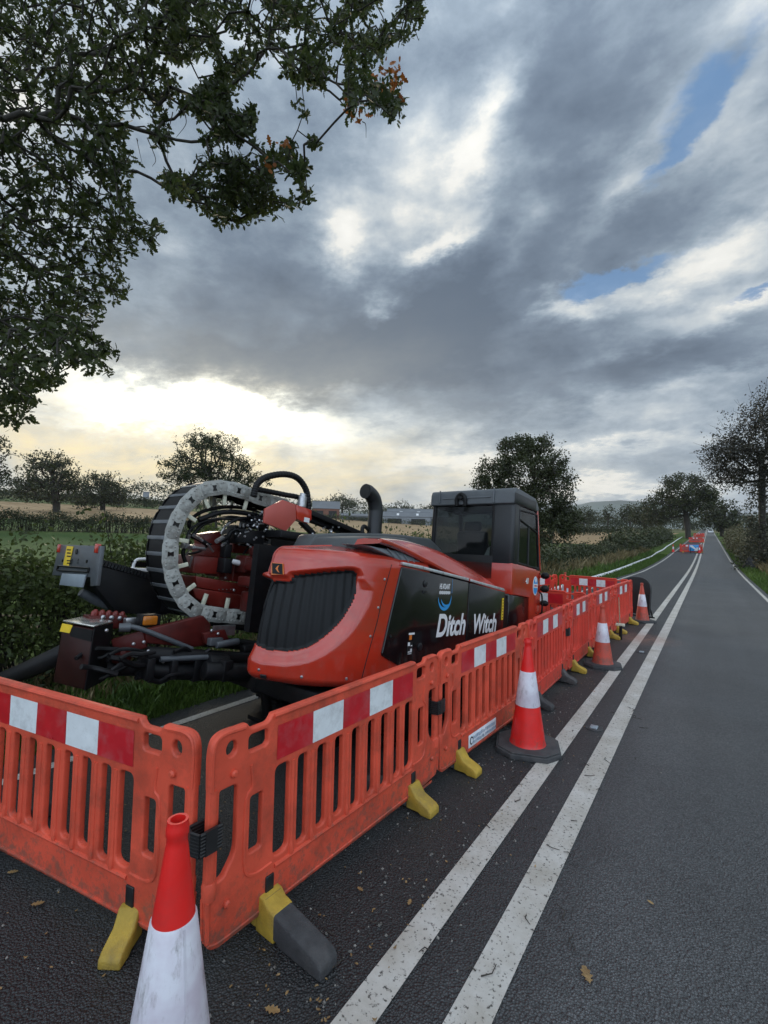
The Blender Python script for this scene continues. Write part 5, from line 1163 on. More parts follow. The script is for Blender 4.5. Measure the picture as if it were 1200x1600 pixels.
def px_blobs(lst, dist, depth_k=1.0):
    out = []
    for u, v, ru, rv in lst:
        c = at_d(u, v, dist); dep = (c-CAM) @ fw; k = dep/F_PX
        out.append((tuple(c), ru*k*1.0, ru*k*depth_k, rv*k))
    return out
def px_tree(name, label, blobs, dist, base_uv, n, per, lsize, lm='oak_leaf_far', r0=.02, seed=1, group=None, step=.8, shell=.5, rmin=.02, spread=None, fork=.45, cat='tree', rexp=.45):
    rg = np.random.default_rng(seed); B = px_blobs(blobs, dist); pts = blob_points(B, n, rg, shell)
    wd = max(q[1] for q in B); fq = 1/(.30*wd); keep = np.array([noise.noise(Vector(p*fq)+Vector((seed, 0, 0))) for p in pts]) > -.10; pts = pts[keep]
    b = at_d(base_uv[0], base_uv[1], dist); b[2] = ground_h(b[0], b[1])-.1
    pts = pts[pts[:, 2] > b[2]+.3]
    top = np.array([B[0][0][0], B[0][0][1], B[0][0][2]]); H = top[2]-b[2]
    tr = [b+(top-b)*t*np.array([t, t, 1])+np.array([rg.normal()*.05*H*t*.3, rg.normal()*.02*H*t, 0]) for t in np.linspace(0, fork+.4, 8)]
    return plant(name, label, cat, tuple(b), pts, per, spread or lsize*1.6, lsize, lm, rg, tr, r0, rexp, rmin, group=group, step=step)
TG = 'field trees along the skyline'
px_tree('oak_tree', 'round crowned tree with a clear trunk standing in the stubble field at far left', [(75, 742, 42, 30), (45, 760, 25, 18), (105, 752, 20, 25), (75, 720, 32, 15), (70, 770, 45, 16), (100, 732, 20, 20)], 112, (88, 808), 1500, 7, .36, r0=.032, seed=21, group=TG, shell=.35, fork=.3)
px_tree('broadleaf_tree', 'low rounded tree just right of the clear trunked field tree', [(160, 765, 38, 26), (140, 778, 28, 20), (180, 772, 25, 25), (160, 748, 22, 12), (125, 780, 22, 16)], 135, (160, 806), 1300, 7, .42, r0=.03, seed=22, group=TG, shell=.3)
px_tree('broadleaf_tree', 'tree cut off by the left edge of the photo, under the oak branch', [(-25, 715, 40, 40), (-5, 700, 18, 25), (-10, 740, 22, 14), (-60, 720, 50, 60)], 60, (-45, 830), 700, 7, .26, r0=.02, seed=23, group=TG)
px_tree('oak_tree', 'open crowned oak rising behind the drag chain against the sunset', [(320, 712, 45, 32), (290, 735, 42, 22), (355, 730, 45, 24), (310, 690, 25, 22), (350, 695, 28, 18), (262, 735, 22, 14), (385, 738, 25, 18), (325, 755, 60, 24), (400, 755, 22, 14)], 62, (335, 845), 3200, 8, .20, r0=.019, seed=24, group=TG, shell=.45)
px_tree('oak_tree', 'tall dark oak directly behind the cab, crown drooping to the hedge', [(815, 740, 50, 42), (775, 740, 32, 26), (855, 725, 32, 28), (810, 700, 35, 20), (840, 695, 24, 14), (870, 755, 28, 24), (845, 790, 48, 34), (880, 810, 28, 24), (800, 790, 45, 34), (860, 830, 32, 24), (760, 755, 22, 16), (890, 825, 20, 14), (830, 850, 30, 16)], 38, (842, 878), 7000, 8, .16, r0=.012, seed=25, group=TG, shell=.4, rmin=.01)
px_tree('oak_tree', 'broad oak with a thick dark trunk beside the road, farthest on the left verge', [(1065, 772, 42, 26), (1045, 790, 40, 22), (1090, 785, 30, 24), (1068, 752, 32, 13), (1030, 800, 24, 20), (1105, 775, 16, 16), (1020, 812, 18, 14)], 132, (1075, 838), 2600, 8, .40, r0=.030, seed=26, group=TG, shell=.4, fork=.3)
px_tree('broadleaf_tree', 'dark dense tree at the right end of the road beyond the car', [(1130, 805, 24, 24), (1112, 795, 20, 20), (1145, 812, 16, 20), (1120, 815, 24, 14)], 160, (1128, 835), 700, 7, .55, r0=.035, seed=27, group=TG, shell=.3)
px_tree('broadleaf_tree', 'medium dark tree at the near right end of the brown field', [(1003, 803, 18, 16), (1018, 808, 16, 20), (995, 812, 12, 10)], 170, (1008, 832), 450, 7, .55, r0=.035, seed=28, group=TG, shell=.3)
px_tree('broadleaf_tree', 'slender pale tree standing before the blue hill', [(951, 798, 11, 9), (946, 806, 9, 8), (957, 806, 9, 7)], 200, (950, 824), 160, 6, .5, r0=.03, seed=29, group=TG, shell=.3)
px_tree('broadleaf_tree', 'round dark tree with a short trunk right of the slender pale tree', [(983, 798, 15, 12), (978, 806, 13, 9), (990, 805, 12, 8)], 195, (985, 824), 300, 7, .55, r0=.035, seed=30, group=TG, shell=.3)
px_tree('broadleaf_tree', 'clump of dark trees emerging right of the tall cab oak', [(912, 805, 18, 14), (898, 808, 14, 14), (925, 812, 12, 9)], 190, (912, 824), 320, 7, .6, r0=.03, seed=31, group=TG, shell=.3)
px_tree('broadleaf_tree', 'rounded tree on the skyline above the brick barn', [(535, 785, 22, 13), (522, 792, 14, 9), (548, 793, 16, 10)], 260, (535, 812), 330, 7, .75, r0=.05, seed=32, group=TG, shell=.3)
px_tree('broadleaf_tree', 'skyline tree between the drag chain hose and the brick barn', [(494, 790, 14, 10), (503, 796, 10, 8)], 270, (495, 812), 200, 7, .7, r0=.05, seed=33, group=TG, shell=.3)
px_tree('broadleaf_tree', 'skyline tree above the long grey barn', [(626, 792, 15, 10), (612, 797, 12, 6), (640, 797, 12, 7)], 300, (626, 812), 240, 7, .8, r0=.05, seed=34, group=TG, shell=.3)
px_tree('broadleaf_tree', 'skyline tree just left of the cab roof', [(668, 797, 14, 8), (680, 794, 12, 10)], 280, (672, 812), 200, 7, .8, r0=.05, seed=35, group=TG, shell=.3)
px_tree('broadleaf_tree', 'small skyline tree left of the drag chain, above the far hedge', [(236, 790, 12, 10), (224, 797, 12, 7)], 190, (234, 808), 200, 7, .6, r0=.03, seed=36, group=TG, shell=.3)
# bare tree with ivy on the right verge
rg = np.random.default_rng(41)
Bt = px_blobs([(1185, 690, 60, 55), (1150, 720, 45, 35), (1205, 640, 35, 40), (1130, 710, 35, 28), (1230, 690, 60, 60), (1180, 750, 45, 22), (1130, 745, 30, 14)], 40)
pts = blob_points(Bt, 2500, rg, .3); tb = at_d(1192, 880, 41.5); tb[2] = ground_h(tb[0], tb[1])-.1
tp = at_d(1190, 720, 41)
tr_p = [tb+(tp-tb)*t for t in np.linspace(0, 1, 7)]
bare = plant('bare_tree', 'thinning tree with spiky bare twigs and an ivy covered trunk on the right verge', 'tree', tuple(tb), pts, 6, .35, .13, 'bare_leaf', rg, tr_p, .011, .44, 0, step=.5)
# its twigs stick out beyond the leaves
pb = MB()
for k in range(620):
    p = pts[rg.integers(len(pts))]; c = np.array(Bt[0][0]); d = (p-c)/np.linalg.norm(p-c)+rg.normal(size=3)*.25+np.array([0, 0, .35]); L2 = rg.uniform(.3, .9)
    pb.tube([p, p+d*L2*.5+rg.normal(size=3)*.05, p+d*L2], [.013, .009, .005], 4, cap=False)
pb.build('bare_twigs', M['bark'], bare, off=tuple(-tb))
iv = blob_points([((tb[0], tb[1], tb[2]+1.6), .95, .95, 1.9), ((tb[0]-.1, tb[1], tb[2]+3.8), .85, .85, 2.2), ((tb[0]-.2, tb[1], tb[2]+.6), 1.3, 1.2, .9)], 700, rg, .7)
V, Fq, k = scatter_leaves(iv, 7, .30, .14, rg, RHO); link('ivy', np_mesh('ivy', V-tb, Fq, k), M['ivy_leaf'], bare)

def hedge(name, label, path, h, w, n, per, lsize, lm, seed, shape=RHO, group=None, cat='hedge', stems=True, low=.0, lump=.35, spread=None, hvar=.35):
    rg = np.random.default_rng(seed); P = np.array(path, float); seg = np.concatenate([[0], np.cumsum(np.linalg.norm(np.diff(P, axis=0), axis=1))])
    s = rg.uniform(0, seg[-1], n); cx = np.interp(s, seg, P[:, 0]); cy = np.interp(s, seg, P[:, 1]); i = np.clip(np.searchsorted(seg, s)-1, 0, len(P)-2)
    t = (P[i+1]-P[i]); t /= np.linalg.norm(t, axis=1)[:, None]; nrm = np.stack([-t[:, 1], t[:, 0]], 1)
    hh = h*np.array([1+hvar*noise.noise((a*.55/max(h, .8)*1.5, seed*3.3, 0))+.18*noise.noise((a*2.1, seed, 7)) for a in s])
    a = rg.uniform(0, math.pi, n); r_ = rg.uniform(.55, 1, n)**.6
    lat = np.cos(a)*r_*w/2*(1+lump*np.array([noise.noise((q*.9, 9, seed)) for q in s])); zz = hh*(low+(1-low)*np.sin(a)**.6*r_)
    x = cx+nrm[:, 0]*lat; y = cy+nrm[:, 1]*lat; g = np.array([ground_h(p, q) for p, q in zip(x, y)])
    pts = np.stack([x, y, g+zz], 1)
    sh = rg.random(n) < .07; pts[sh, 2] += rg.uniform(.05, .40, sh.sum())*h; pts[sh, :2] += rg.normal(size=(sh.sum(), 2))*.12*w
    root_xy = P[len(P)//2]; b = (root_xy[0], root_xy[1], ground_h(*root_xy)); root = empty(name, b, 0, label, cat, group)
    V, Fq, k = scatter_leaves(pts, per, spread or lsize*2, lsize, rg, shape); link('foliage', np_mesh('foliage', V-np.array(b), Fq, k), M[lm], root)
    if stems:
        m = min(n, 420); q = rg.choice(n, m, False); st = MB()
        for j in q:
            p0 = np.array([cx[j]+rg.normal()*.12, cy[j]+rg.normal()*.12, g[j]-.02]); p1 = pts[j]+np.array([0, 0, lsize]); mid = (p0*.5+p1*.5)+rg.normal(size=3)*.06*h
            st.tube([p0, mid, p1], [.014*max(1, lsize/.06), .009*max(1, lsize/.06), .003*max(1, lsize/.06)], 4, cap=False)
        st.build('stems', M['bark'], root, off=(-b[0], -b[1], -b[2]))
    return root
HG = 'hedges'
hedge('hedge', 'leafy green hedge at the left edge, growing behind the stabiliser box', [(-6.3, -1.5), (-6.5, 1.4), (-6.55, 3.2)], 1.33, 1.6, 4600, 7, .055, 'hedge_leaf', 51, OVAL, HG, hvar=.45)
hedge('hedge', 'hedge behind the drag chain and the mast of the drilling machine', [(-6.75, 2.9), (-6.9, 7), (-7.1, 16)], 1.66, 1.7, 5600, 6, .07, 'hedge_leaf', 52, RHO, HG, hvar=.2)
hedge('hedge', 'rough hedge right of the cab above the barriers, behind the white pipe', [(-7.1, 15.5), (-7.3, 30), (-7.6, 50)], 1.25, 2.0, 6500, 6, .13, 'hedge_far', 53, RHO, HG)
hedge('hedge', 'far end of the verge hedge, tall and bushy beside the road works', [(-7.6, 50), (-7.8, 72), (-7.6, 112)], 2.1, 3.0, 3600, 6, .26, 'hedge_far', 54, RHO, HG)
hedge('hedge', 'field hedge between the green pasture and the stubble at far left', [tuple(at_d(u, 840, 66)[:2]) for u in (-160, -60, 40, 130, 230, 330)], 1.9, 1.6, 3200, 6, .18, 'hedge_far', 55, RHO, HG)
hedge('hedge', 'dark clipped hedge line on the far side of the stubble at left', [tuple(at_d(u, 806, 172)[:2]) for u in (-120, 0, 120, 240, 340)], 3.0, 2.5, 1600, 6, .5, 'hedge_far', 56, RHO, HG, stems=False, hvar=.1)
hedge('hedge', 'thin dark hedge between the brown field and the green one below the hill', [tuple(at_d(u, 835, 150)[:2]) for u in (870, 920, 970, 1030)], 2.2, 2.0, 900, 6, .4, 'hedge_far', 57, RHO, HG, stems=False)
hedge('hedge', 'dark hedge right behind the rough verge hedge, in front of the brown field', [tuple(at_d(u, 850, 46)[:2]) for u in (770, 850, 910, 960)], .75, 1.4, 1500, 6, .14, 'hedge_far', 58, RHO, HG, stems=False)
hedge('hedge', 'hedge along the foot of the farm buildings', [tuple(at_d(u, 820, 190)[:2]) for u in (420, 520, 600, 680, 760)], 1.6, 2.0, 900, 6, .4, 'hedge_far', 59, RHO, HG, stems=False)
hedge('bush', 'pale olive bushes on the right verge beyond the triangular sign', [(3.6, 47), (3.3, 70), (3.4, 100)], 2.3, 2.4, 2600, 6, .22, 'pale_bush', 60, RHO, 'verge bushes', 'bush')
hedge('bush', 'dark scrub on the right verge under the ivy covered tree', [(4.6, 33), (4.5, 41), (4.7, 50)], 1.7, 2.6, 2400, 6, .13, 'ivy_leaf', 61, RHO, 'verge bushes', 'bush')
hedge('far_wood', None, [tuple(at_d(u, 812, 330)[:2]) for u in (-200, -60, 100, 240, 380, 480, 600, 720)], 9.0, 14, 2600, 6, 1.1, 'hedge_far', 62, RHO, None, None, stems=False, hvar=.7).__setitem__('kind', 'stuff')
fwd_ = bpy.data.objects['far_wood']; fwd_['label'] = 'dark line of far trees along the horizon'; fwd_['category'] = 'wood'
w2 = hedge('far_wood', None, [tuple(at_d(u, 826, 300)[:2]) for u in (840, 920, 1000, 1060, 1120, 1200, 1320)], 7.0, 12, 1800, 6, 1.0, 'hedge_far', 63, RHO, None, None, stems=False, hvar=.7)
w2['kind'] = 'stuff'; w2['label'] = 'dark line of far trees closing the view down the road'; w2['category'] = 'wood'

# grass: blades on the verges and under the machine
def grass(name, areas, lm, seed):
    rg = np.random.default_rng(seed); Vs = []
    for x0, x1, y0, y1, n, h, clump in areas:
        x = rg.uniform(x0, x1, n); y = rg.uniform(y0, y1, n)
        ok = np.maximum(edge_l(y)-x, x-XR) > -.04+.05*rg.random(n)
        c = np.array([noise.noise((a*1.7, b_*1.7, seed)) for a, b_ in zip(x, y)]); ok &= rg.random(n) < .75+c*clump
        x, y, c = x[ok], y[ok], c[ok]; z = np.array([ground_h(a, b_) for a, b_ in zip(x, y)])-.01
        hh = h*(1+.5*rg.uniform(-1, 1, len(x)))*(1+.7*c); an = rg.uniform(0, 2*math.pi, len(x)); w = hh*.06+.003
        lean = rg.normal(size=(len(x), 2))*.35
        b_ = np.stack([x, y, z], 1); dx = np.stack([np.cos(an)*w, np.sin(an)*w, 0*w], 1)
        m_ = b_+np.stack([lean[:, 0]*hh*.35, lean[:, 1]*hh*.35, hh*.6], 1); t = b_+np.stack([lean[:, 0]*hh, lean[:, 1]*hh, hh], 1)
        Vs.append(np.stack([b_-dx, b_+dx, m_+dx*.7, t, m_-dx*.7], 1).reshape(-1, 3))
    V = np.concatenate(Vs); Fq = np.arange(len(V)).reshape(-1, 5)
    o = link(name, np_mesh(name, V, Fq, 5), M[lm]); o['kind'] = 'stuff'; return o
M['grass_blade'] = leaf_mat('grass_blade', (.042, .080, .012), (.095, .165, .025), (.15, .15, .05), 1.4, .3)
g1 = grass('grass', [(-6.4, -4.5, -.5, 9, 30000, .10, .5), (-6.0, -3.7, 9, 60, 30000, .14, .4), (1.78, 4.6, 8, 30, 16000, .12, .4), (1.78, 5.5, 30, 75, 22000, .22, .5), (-7.2, -5.0, 20, 60, 9000, .3, .9)], 'grass_blade', 5)
tag(g1, 'short green grass on both verges', 'grass')
g2 = grass('dry_grass', [(-6.4, -5.3, -1, 8, 3000, .15, 1.2), (-7.0, -5.6, 14, 60, 6000, .55, 1.5), (2.6, 4.8, 25, 60, 3000, .5, 1.4)], 'dry_grass', 6)
tag(g2, 'dry straw coloured grass along the foot of the hedges', 'grass')

# ------------------------------------------------------------------ farm buildings, hills, far traffic
M['brick'] = mat('brick', (.17, .075, .05), .85, var=.2, scale=2)
M['sheet'] = mat('fibre_cement_sheet', (.13, .14, .15), .7, var=.15, scale=.4)
M['sheet_pale'] = mat('pale_cladding', (.22, .235, .25), .7, var=.12, scale=.5)
M['void'] = mat('dark_opening', (.015, .015, .016), .8)
def barn(label, u0, u1, vbase, dist, wall_h, roof_h, depth, wall_m, roof_m, posts=0, sky=0, cat='barn'):
    a, c = at_d(u0, vbase, dist), at_d(u1, vbase, dist); L2 = float(np.linalg.norm((c-a)[:2])); an = math.atan2(c[1]-a[1], c[0]-a[0])
    g = min(gzf(*a[:2]), gzf(*c[:2])); g = (gzf(*a[:2])+gzf(*c[:2]))/2-.3
    r_ = empty('farm_building', (a[0], a[1], g), an, label, cat, 'farm buildings')
    b = MB(); b.box((L2/2, depth/2, wall_h/2), (L2, depth, wall_h)); b.prism([(0, 0, wall_h), (0, depth, wall_h), (0, depth/2, wall_h+roof_h)], (L2, 0, 0)); b.build('wall', M[wall_m], r_)
    b = MB(); 
    for s in (0, 1): b.beam((-.3, depth*.25+s*depth*.5, wall_h+roof_h*.5+.15), (L2+.3, depth*.25+s*depth*.5, wall_h+roof_h*.5+.15), math.hypot(depth/2, roof_h)+.5, .18, upv=(0, -roof_h*(1-2*s), depth/2))
    ro = b.build('roof', M[roof_m], r_)
    for k in range(sky):
        x = L2*(k+.7)/(sky+.4); q = MB(); q.beam((x, depth*.22, wall_h+roof_h*.44+.27), (x+L2*.05, depth*.22, wall_h+roof_h*.44+.27), depth*.22, .06, upv=(0, -roof_h, depth/2)); q.build('skylight', M['white'], ro)
    for k in range(posts):
        x0 = L2*(k+.25)/posts; q = MB(); q.box((x0+L2/posts*.25, -.03, wall_h*.42), (L2/posts*.6, .12, wall_h*.75)); q.build('door', M['void'], r_)
    return r_
barn('red brick barn with a grey roof, left of the exhaust pipe', 488, 530, 812, 205, 4.6, 3.4, 10, 'brick', 'sheet', 2)
barn('low pale grey shed beside the brick barn', 533, 586, 817, 200, 2.4, 1.0, 9, 'sheet', 'sheet', 1)
barn('long grey barn with skylights, between the exhaust and the cab', 604, 700, 810, 215, 3.6, 4.0, 16, 'sheet', 'sheet', 3, 3)
barn('low grey shed in front of the long barn, with pale front', 598, 672, 819, 196, 3.4, 2.2, 10, 'sheet_pale', 'sheet', 2, 2)
barn('tiny pale house beyond the far hedge at left', 223, 231, 800, 260, 3.2, 2.6, 6, 'sheet_pale', 'sheet', 1, cat='house')
q = MB()
hill_pts = [(820, 801), (860, 795), (905, 788), (930, 785), (965, 783), (1000, 784), (1035, 788), (1080, 797), (1130, 806), (1180, 803), (1240, 800), (1320, 806)]
def hill(name, pts, dist, m, seed):
    nu = 90; us = np.linspace(pts[0][0], pts[-1][0], nu); vs_ = np.interp(us, [p[0] for p in pts], [p[1] for p in pts]); Vh = []
    for i, (u, v) in enumerate(zip(us, vs_)):
        c = at_d(u, v, dist); base = c.copy(); d = np.array([c[0], c[1], 0])/np.hypot(c[0], c[1])
        for j, t in enumerate(np.linspace(0, 1, 9)):
            p = c-d*(1-t)*dist*.30; p[2] = -40+(c[2]+40)*(math.sin(t*math.pi/2)**1.3)+noise.noise((u*.05, t*4, seed))*dist*.004*(t > .1); Vh.append(p)
        for t in (.04, .10): p = c+d*t*dist; p[2] = c[2]-(c[2]+60)*t/.10; Vh.append(p)
    k = 11; I = np.arange(nu*k).reshape(nu, k); Fq = np.stack([I[:-1, :-1], I[1:, :-1], I[1:, 1:], I[:-1, 1:]], -1).reshape(-1, 4)
    return tag(link(name, np_mesh(name, np.array(Vh), Fq, 4, True), m), kind='structure')
M['hill'] = mat('hill_heath', (.10, .12, .10), 1, var=.35, scale=.004, spec=.1)
hill('hills', hill_pts, 2900, M['hill'], 2)
hill('hills', [(-300, 812), (-100, 806), (60, 802), (200, 803), (330, 800), (480, 800), (620, 797), (760, 800), (860, 803)], 2300, M['hill'], 6)
# white car on the far stretch of road
M['carpaint'] = mat('white_car_paint', (.70, .72, .74), .25, var=.03, coat=.5)
cy = 215; car = empty('car', (.55, cy, float(zroad(cy))), R(180), 'small white car approaching on the far stretch of road', 'car')
b = MB(); b.prism([(-.85, y, z) for y, z in roundpoly([(-2.1, .28), (2.1, .28), (2.15, .75), (1.2, .92), (-1.9, .95), (-2.15, .7)], .1)], (1.7, 0, 0)); b.build('body', M['carpaint'], car, bevel=.06)
b = MB(); b.prism([(-.72, y, z) for y, z in roundpoly([(1.15, .9), (.35, 1.42), (-1.2, 1.45), (-1.85, .93)], .08)], (1.44, 0, 0)); b.build('cabin', M['carpaint'], car, bevel=.05)
for nm, ys2 in (('windscreen', [(1.17, .95), (.40, 1.40)]), ('rear_window', [(-1.25, 1.42), (-1.86, .97)])):
    (ya, za), (yb, zb2) = ys2; b = MB(); b.prism([(-.62, ya, za), (.62, ya, za), (.56, yb, zb2), (-.56, yb, zb2)], (0, .02 if ya > 0 else -.02, .015)); b.build(nm, M['glass_dark'], car)
for x in (-.78, .78):
    for y in (-1.35, 1.35): b = MB(); b.lathe([(.31, -.1), (.31, .1), (.2, .11)], 18, (x, y, .31), ax=Matrix.Rotation(R(90), 3, 'Y')); b.build('wheel', M['rubber'], car)
    b = MB(); b.box((x*.78, 2.12, .68), (.34, .06, .16)); b.build('headlight', M['white'], car, bevel=.02)
# road works farther along
far_b = [(67.0, -2.95, 0, 'barrier of the nearest far road works, left of the blue sign'), (67.2, -.95, 82, 'barrier of the nearest far road works, running along the white lines'), (68.8, -3.0, 90, 'side barrier of the nearest far road works, on its verge side'),
         (104, -3.1, 0, 'barrier of the middle far road works, verge half'), (104.2, -1.1, 80, 'barrier of the middle far road works, along the white lines'), (150, -3.4, 0, 'barrier of the farthest road works, verge half'), (150.5, -2.9, 8, 'barrier of the farthest road works, road half'), (156, -1.5, 80, 'barrier running along the white lines at the farthest road works')]
for y, x, a, lb in far_b:
    c = copy_tree(row[3]); tag(c, 'orange '+lb, 'barrier', 'far road works barriers'); c.location = (x, y, float(zroad(y))); c.rotation_euler = (0, 0, R(a)); c.scale = (.95, 1, 1)
ds = empty('road_sign', (-1.45, 66.4, float(zroad(66.4))), R(-6), 'blue and white direction sign standing in front of the nearest far road works', 'road sign')
b = MB(); b.box((0, 0, .62), (1.05, .04, .75)); pn = b.build('sign_face', M['blue'], ds, bevel=.01)
b = MB(); b.prism([(x, -.024, z) for x, z in ((-.45, .93), (-.2, .93), (.2, .52), (.2, .68), (.38, .68), (.38, .30), (0, .30), (0, .42), (.10, .42), (-.45, .80))], (0, -.004, 0)); b.build('arrow', M['white'], pn)
b = MB(); b.box((-.4, .1, .3), (.05, .3, .6)); b.box((.4, .1, .3), (.05, .3, .6)); b.build('stand', M['black'], ds)
for (x, y), lb in (((-3.63, 67), 'tiny white banded cone beside the nearest far road works, on the verge line'), ((-.95, 66.2), 'tiny cone at the road side of the nearest far road works')):
    c = copy_tree(c2); tag(c, lb, 'traffic cone', CG); c.location = (x, y, float(zroad(y)))

# ------------------------------------------------------------------ litter on the road
rg = np.random.default_rng(77); Vs = []
x = np.concatenate([rg.normal(-1.38, .28, 900), rg.uniform(-4.2, -1.0, 500), rg.uniform(-1, 1.4, 60)]); y = np.concatenate([rg.uniform(.9, 8, 900), rg.uniform(.3, 6, 500), rg.uniform(.6, 9, 60)])
keep = (x > -4.2) & (x < 1.5); x, y = x[keep], y[keep]
sz = .0018+.0045*rg.random(len(x))**3; cub = np.array([(-1, -1, 0), (1, -1, 0), (1, 1, 0), (-1, 1, 0), (-.6, -.6, 1.2), (.6, -.6, 1.2), (.6, .6, 1.2), (-.6, .6, 1.2)])
V = np.stack([x, y, np.full_like(x, .001)], 1)[:, None]+cub[None]*sz[:, None, None]*rg.uniform(.6, 1.4, (len(x), 8, 3))
fb = np.array([(4, 5, 6, 7), (0, 1, 5, 4), (1, 2, 6, 5), (2, 3, 7, 6), (3, 0, 4, 7)]); Fq = (np.arange(len(x))*8)[:, None, None]+fb[None]
M['grit'] = leaf_mat('grit', (.07, .065, .06), (.26, .245, .22), (.16, .08, .06), 40, 0, .8)
tag(link('grit', np_mesh('grit', V.reshape(-1, 3), Fq.reshape(-1, 4), 4), M['grit']), 'grit and small stones scattered on the asphalt', 'gravel', kind='stuff')
M['dead_leaf'] = leaf_mat('dead_leaf', (.16, .09, .035), (.34, .22, .09), None, 12, .1)
n = 300; xy = np.stack([np.concatenate([rg.uniform(-4, -1.2, 170), rg.normal(-1.40, .2, 130)]), np.concatenate([rg.uniform(.3, 2.4, 170), rg.uniform(1, 7, 130)])], 1)
sc = rg.uniform(.010, .024, n); an = rg.uniform(0, 6.28, n); ti = rg.normal(size=(n, 2))*.35
V = np.zeros((n, len(OAK), 3)); lx = (OAK[:, 0]-.5)[None]*sc[:, None]; ly = OAK[:, 1][None]*sc[:, None]
V[..., 0] = xy[:, 0:1]+lx*np.cos(an)[:, None]-ly*np.sin(an)[:, None]; V[..., 1] = xy[:, 1:2]+lx*np.sin(an)[:, None]+ly*np.cos(an)[:, None]; V[..., 2] = .008+np.abs(lx*ti[:, 0:1]+ly*ti[:, 1:2])
tag(link('leaf_litter', np_mesh('leaf_litter', V.reshape(-1, 3), np.arange(n*len(OAK)).reshape(n, -1), len(OAK)), M['dead_leaf']), 'small dead leaf scraps scattered on the closed lane', 'leaf litter', kind='stuff')
for (u, v), s_, lb, a in (((425, 1583), .055, 'brown oak leaf on the asphalt left of the white lines, at the bottom edge', .4), ((917, 1528), .07, 'large pale brown leaf on the open lane at lower right', 2.1), ((563, 1393), .035, 'curled tan leaf between the barrier and the left white line', 3.0), ((1017, 1414), .03, 'small yellow green leaf lying on the open lane', 2.7), ((58, 1416), .05, 'tan leaf on the asphalt at the left edge below the barrier', .9), ((20, 1366), .045, 'pale curled leaf at the left edge under the barrier', 4.0), ((640, 1413), .035, 'pale brown leaf close to the left white line', 5.0)):
    p = at_z(u, v); b = MB(); s_ *= .62; q = [(s_*2.0*(t-.5), s_*2.0*w, .012+.35*s_*abs(w)+.25*s_*(t-.5)**2) for t, w in OAK]; b.add(q, [list(range(len(q)))])
    o = b.build('fallen_leaf', M['dead_leaf']); o.location = p; o.rotation_euler = (0, 0, a); tag(o, lb, 'leaf', 'fallen leaves')
tb_ = MB()
for k in range(60):
    x, y = rg.uniform(-1.6, -.55), rg.uniform(1.2, 6); a = rg.uniform(0, 6.28); l2 = rg.uniform(.03, .11); tb_.tube([(x, y, .008), (x+math.cos(a)*l2*.5, y+math.sin(a)*l2*.5, .014), (x+math.cos(a+.5)*l2, y+math.sin(a+.5)*l2, .008)], [.003, .0025, .0015], 5)
tag(tb_.build('twig_litter', M['bark']), 'small dead twigs scattered over the white lines', 'twigs', kind='stuff')

# ------------------------------------------------------------------ sky, sun, exposure
HAZE_D = .00013
W = bpy.data.worlds.new('World'); S.world = W; W.use_nodes = True
N, L = W.node_tree.nodes, W.node_tree.links
for n_ in list(N): N.remove(n_)
out = N.new('ShaderNodeOutputWorld'); bg = N.new('ShaderNodeBackground'); L.new(bg.outputs[0], out.inputs[0]); bg.inputs[1].default_value = .10
sun_d = ray(335, 648); sun_d /= np.linalg.norm(sun_d)
SUN_EL, SUN_AZ = math.asin(sun_d[2]), math.atan2(sun_d[0], sun_d[1])
sky = N.new('ShaderNodeTexSky'); sky.sky_type = 'NISHITA'; sky.sun_disc = False; sky.sun_elevation = SUN_EL; sky.sun_rotation = SUN_AZ; sky.air_density = 1.0; sky.dust_density = 1.0; sky.ozone_density = 1.5
tc = N.new('ShaderNodeTexCoord'); DIR = tc.outputs['Generated']
def setin(sock, q):
    if isinstance(q, bpy.types.NodeSocket): L.new(q, sock)
    else: sock.default_value = q
def mth(op, a, b=None, c=None, clamp=False):
    x = N.new('ShaderNodeMath'); x.operation = op; x.use_clamp = clamp
    for i, q in enumerate((a, b, c)):
        if q is not None: setin(x.inputs[i], q)
    return x.outputs[0]
def vm(op, a, b=None, out_='Vector'):
    x = N.new('ShaderNodeVectorMath'); x.operation = op; setin(x.inputs[0], a)
    if b is not None: setin(x.inputs[1], tuple(map(float, b)) if not isinstance(b, bpy.types.NodeSocket) else b)
    return x.outputs[out_]
def rmap(f, a, b, c, d, smooth=False):
    x = N.new('ShaderNodeMapRange'); x.interpolation_type = 'SMOOTHSTEP' if smooth else 'LINEAR'
    for i, q in enumerate((f, a, b, c, d)): setin(x.inputs[i], q)
    return x.outputs[0]
def fbm(vec, sc, det, ro=.6, dist=0):
    x = N.new('ShaderNodeTexNoise'); x.inputs['Scale'].default_value = sc; x.inputs['Detail'].default_value = det; x.inputs['Roughness'].default_value = ro; x.inputs['Distortion'].default_value = dist; L.new(vec, x.inputs['Vector']); return x
def mixc(f, a, b, mode='MIX'):
    x = N.new('ShaderNodeMix'); x.data_type = 'RGBA'; x.blend_type = mode; setin(x.inputs[0], f)
    for i, q in ((6, a), (7, b)):
        if isinstance(q, bpy.types.NodeSocket): L.new(q, x.inputs[i])
        else: x.inputs[i].default_value = (*q, 1)
    return x.outputs[2]
sep = N.new('ShaderNodeSeparateXYZ'); L.new(DIR, sep.inputs[0])
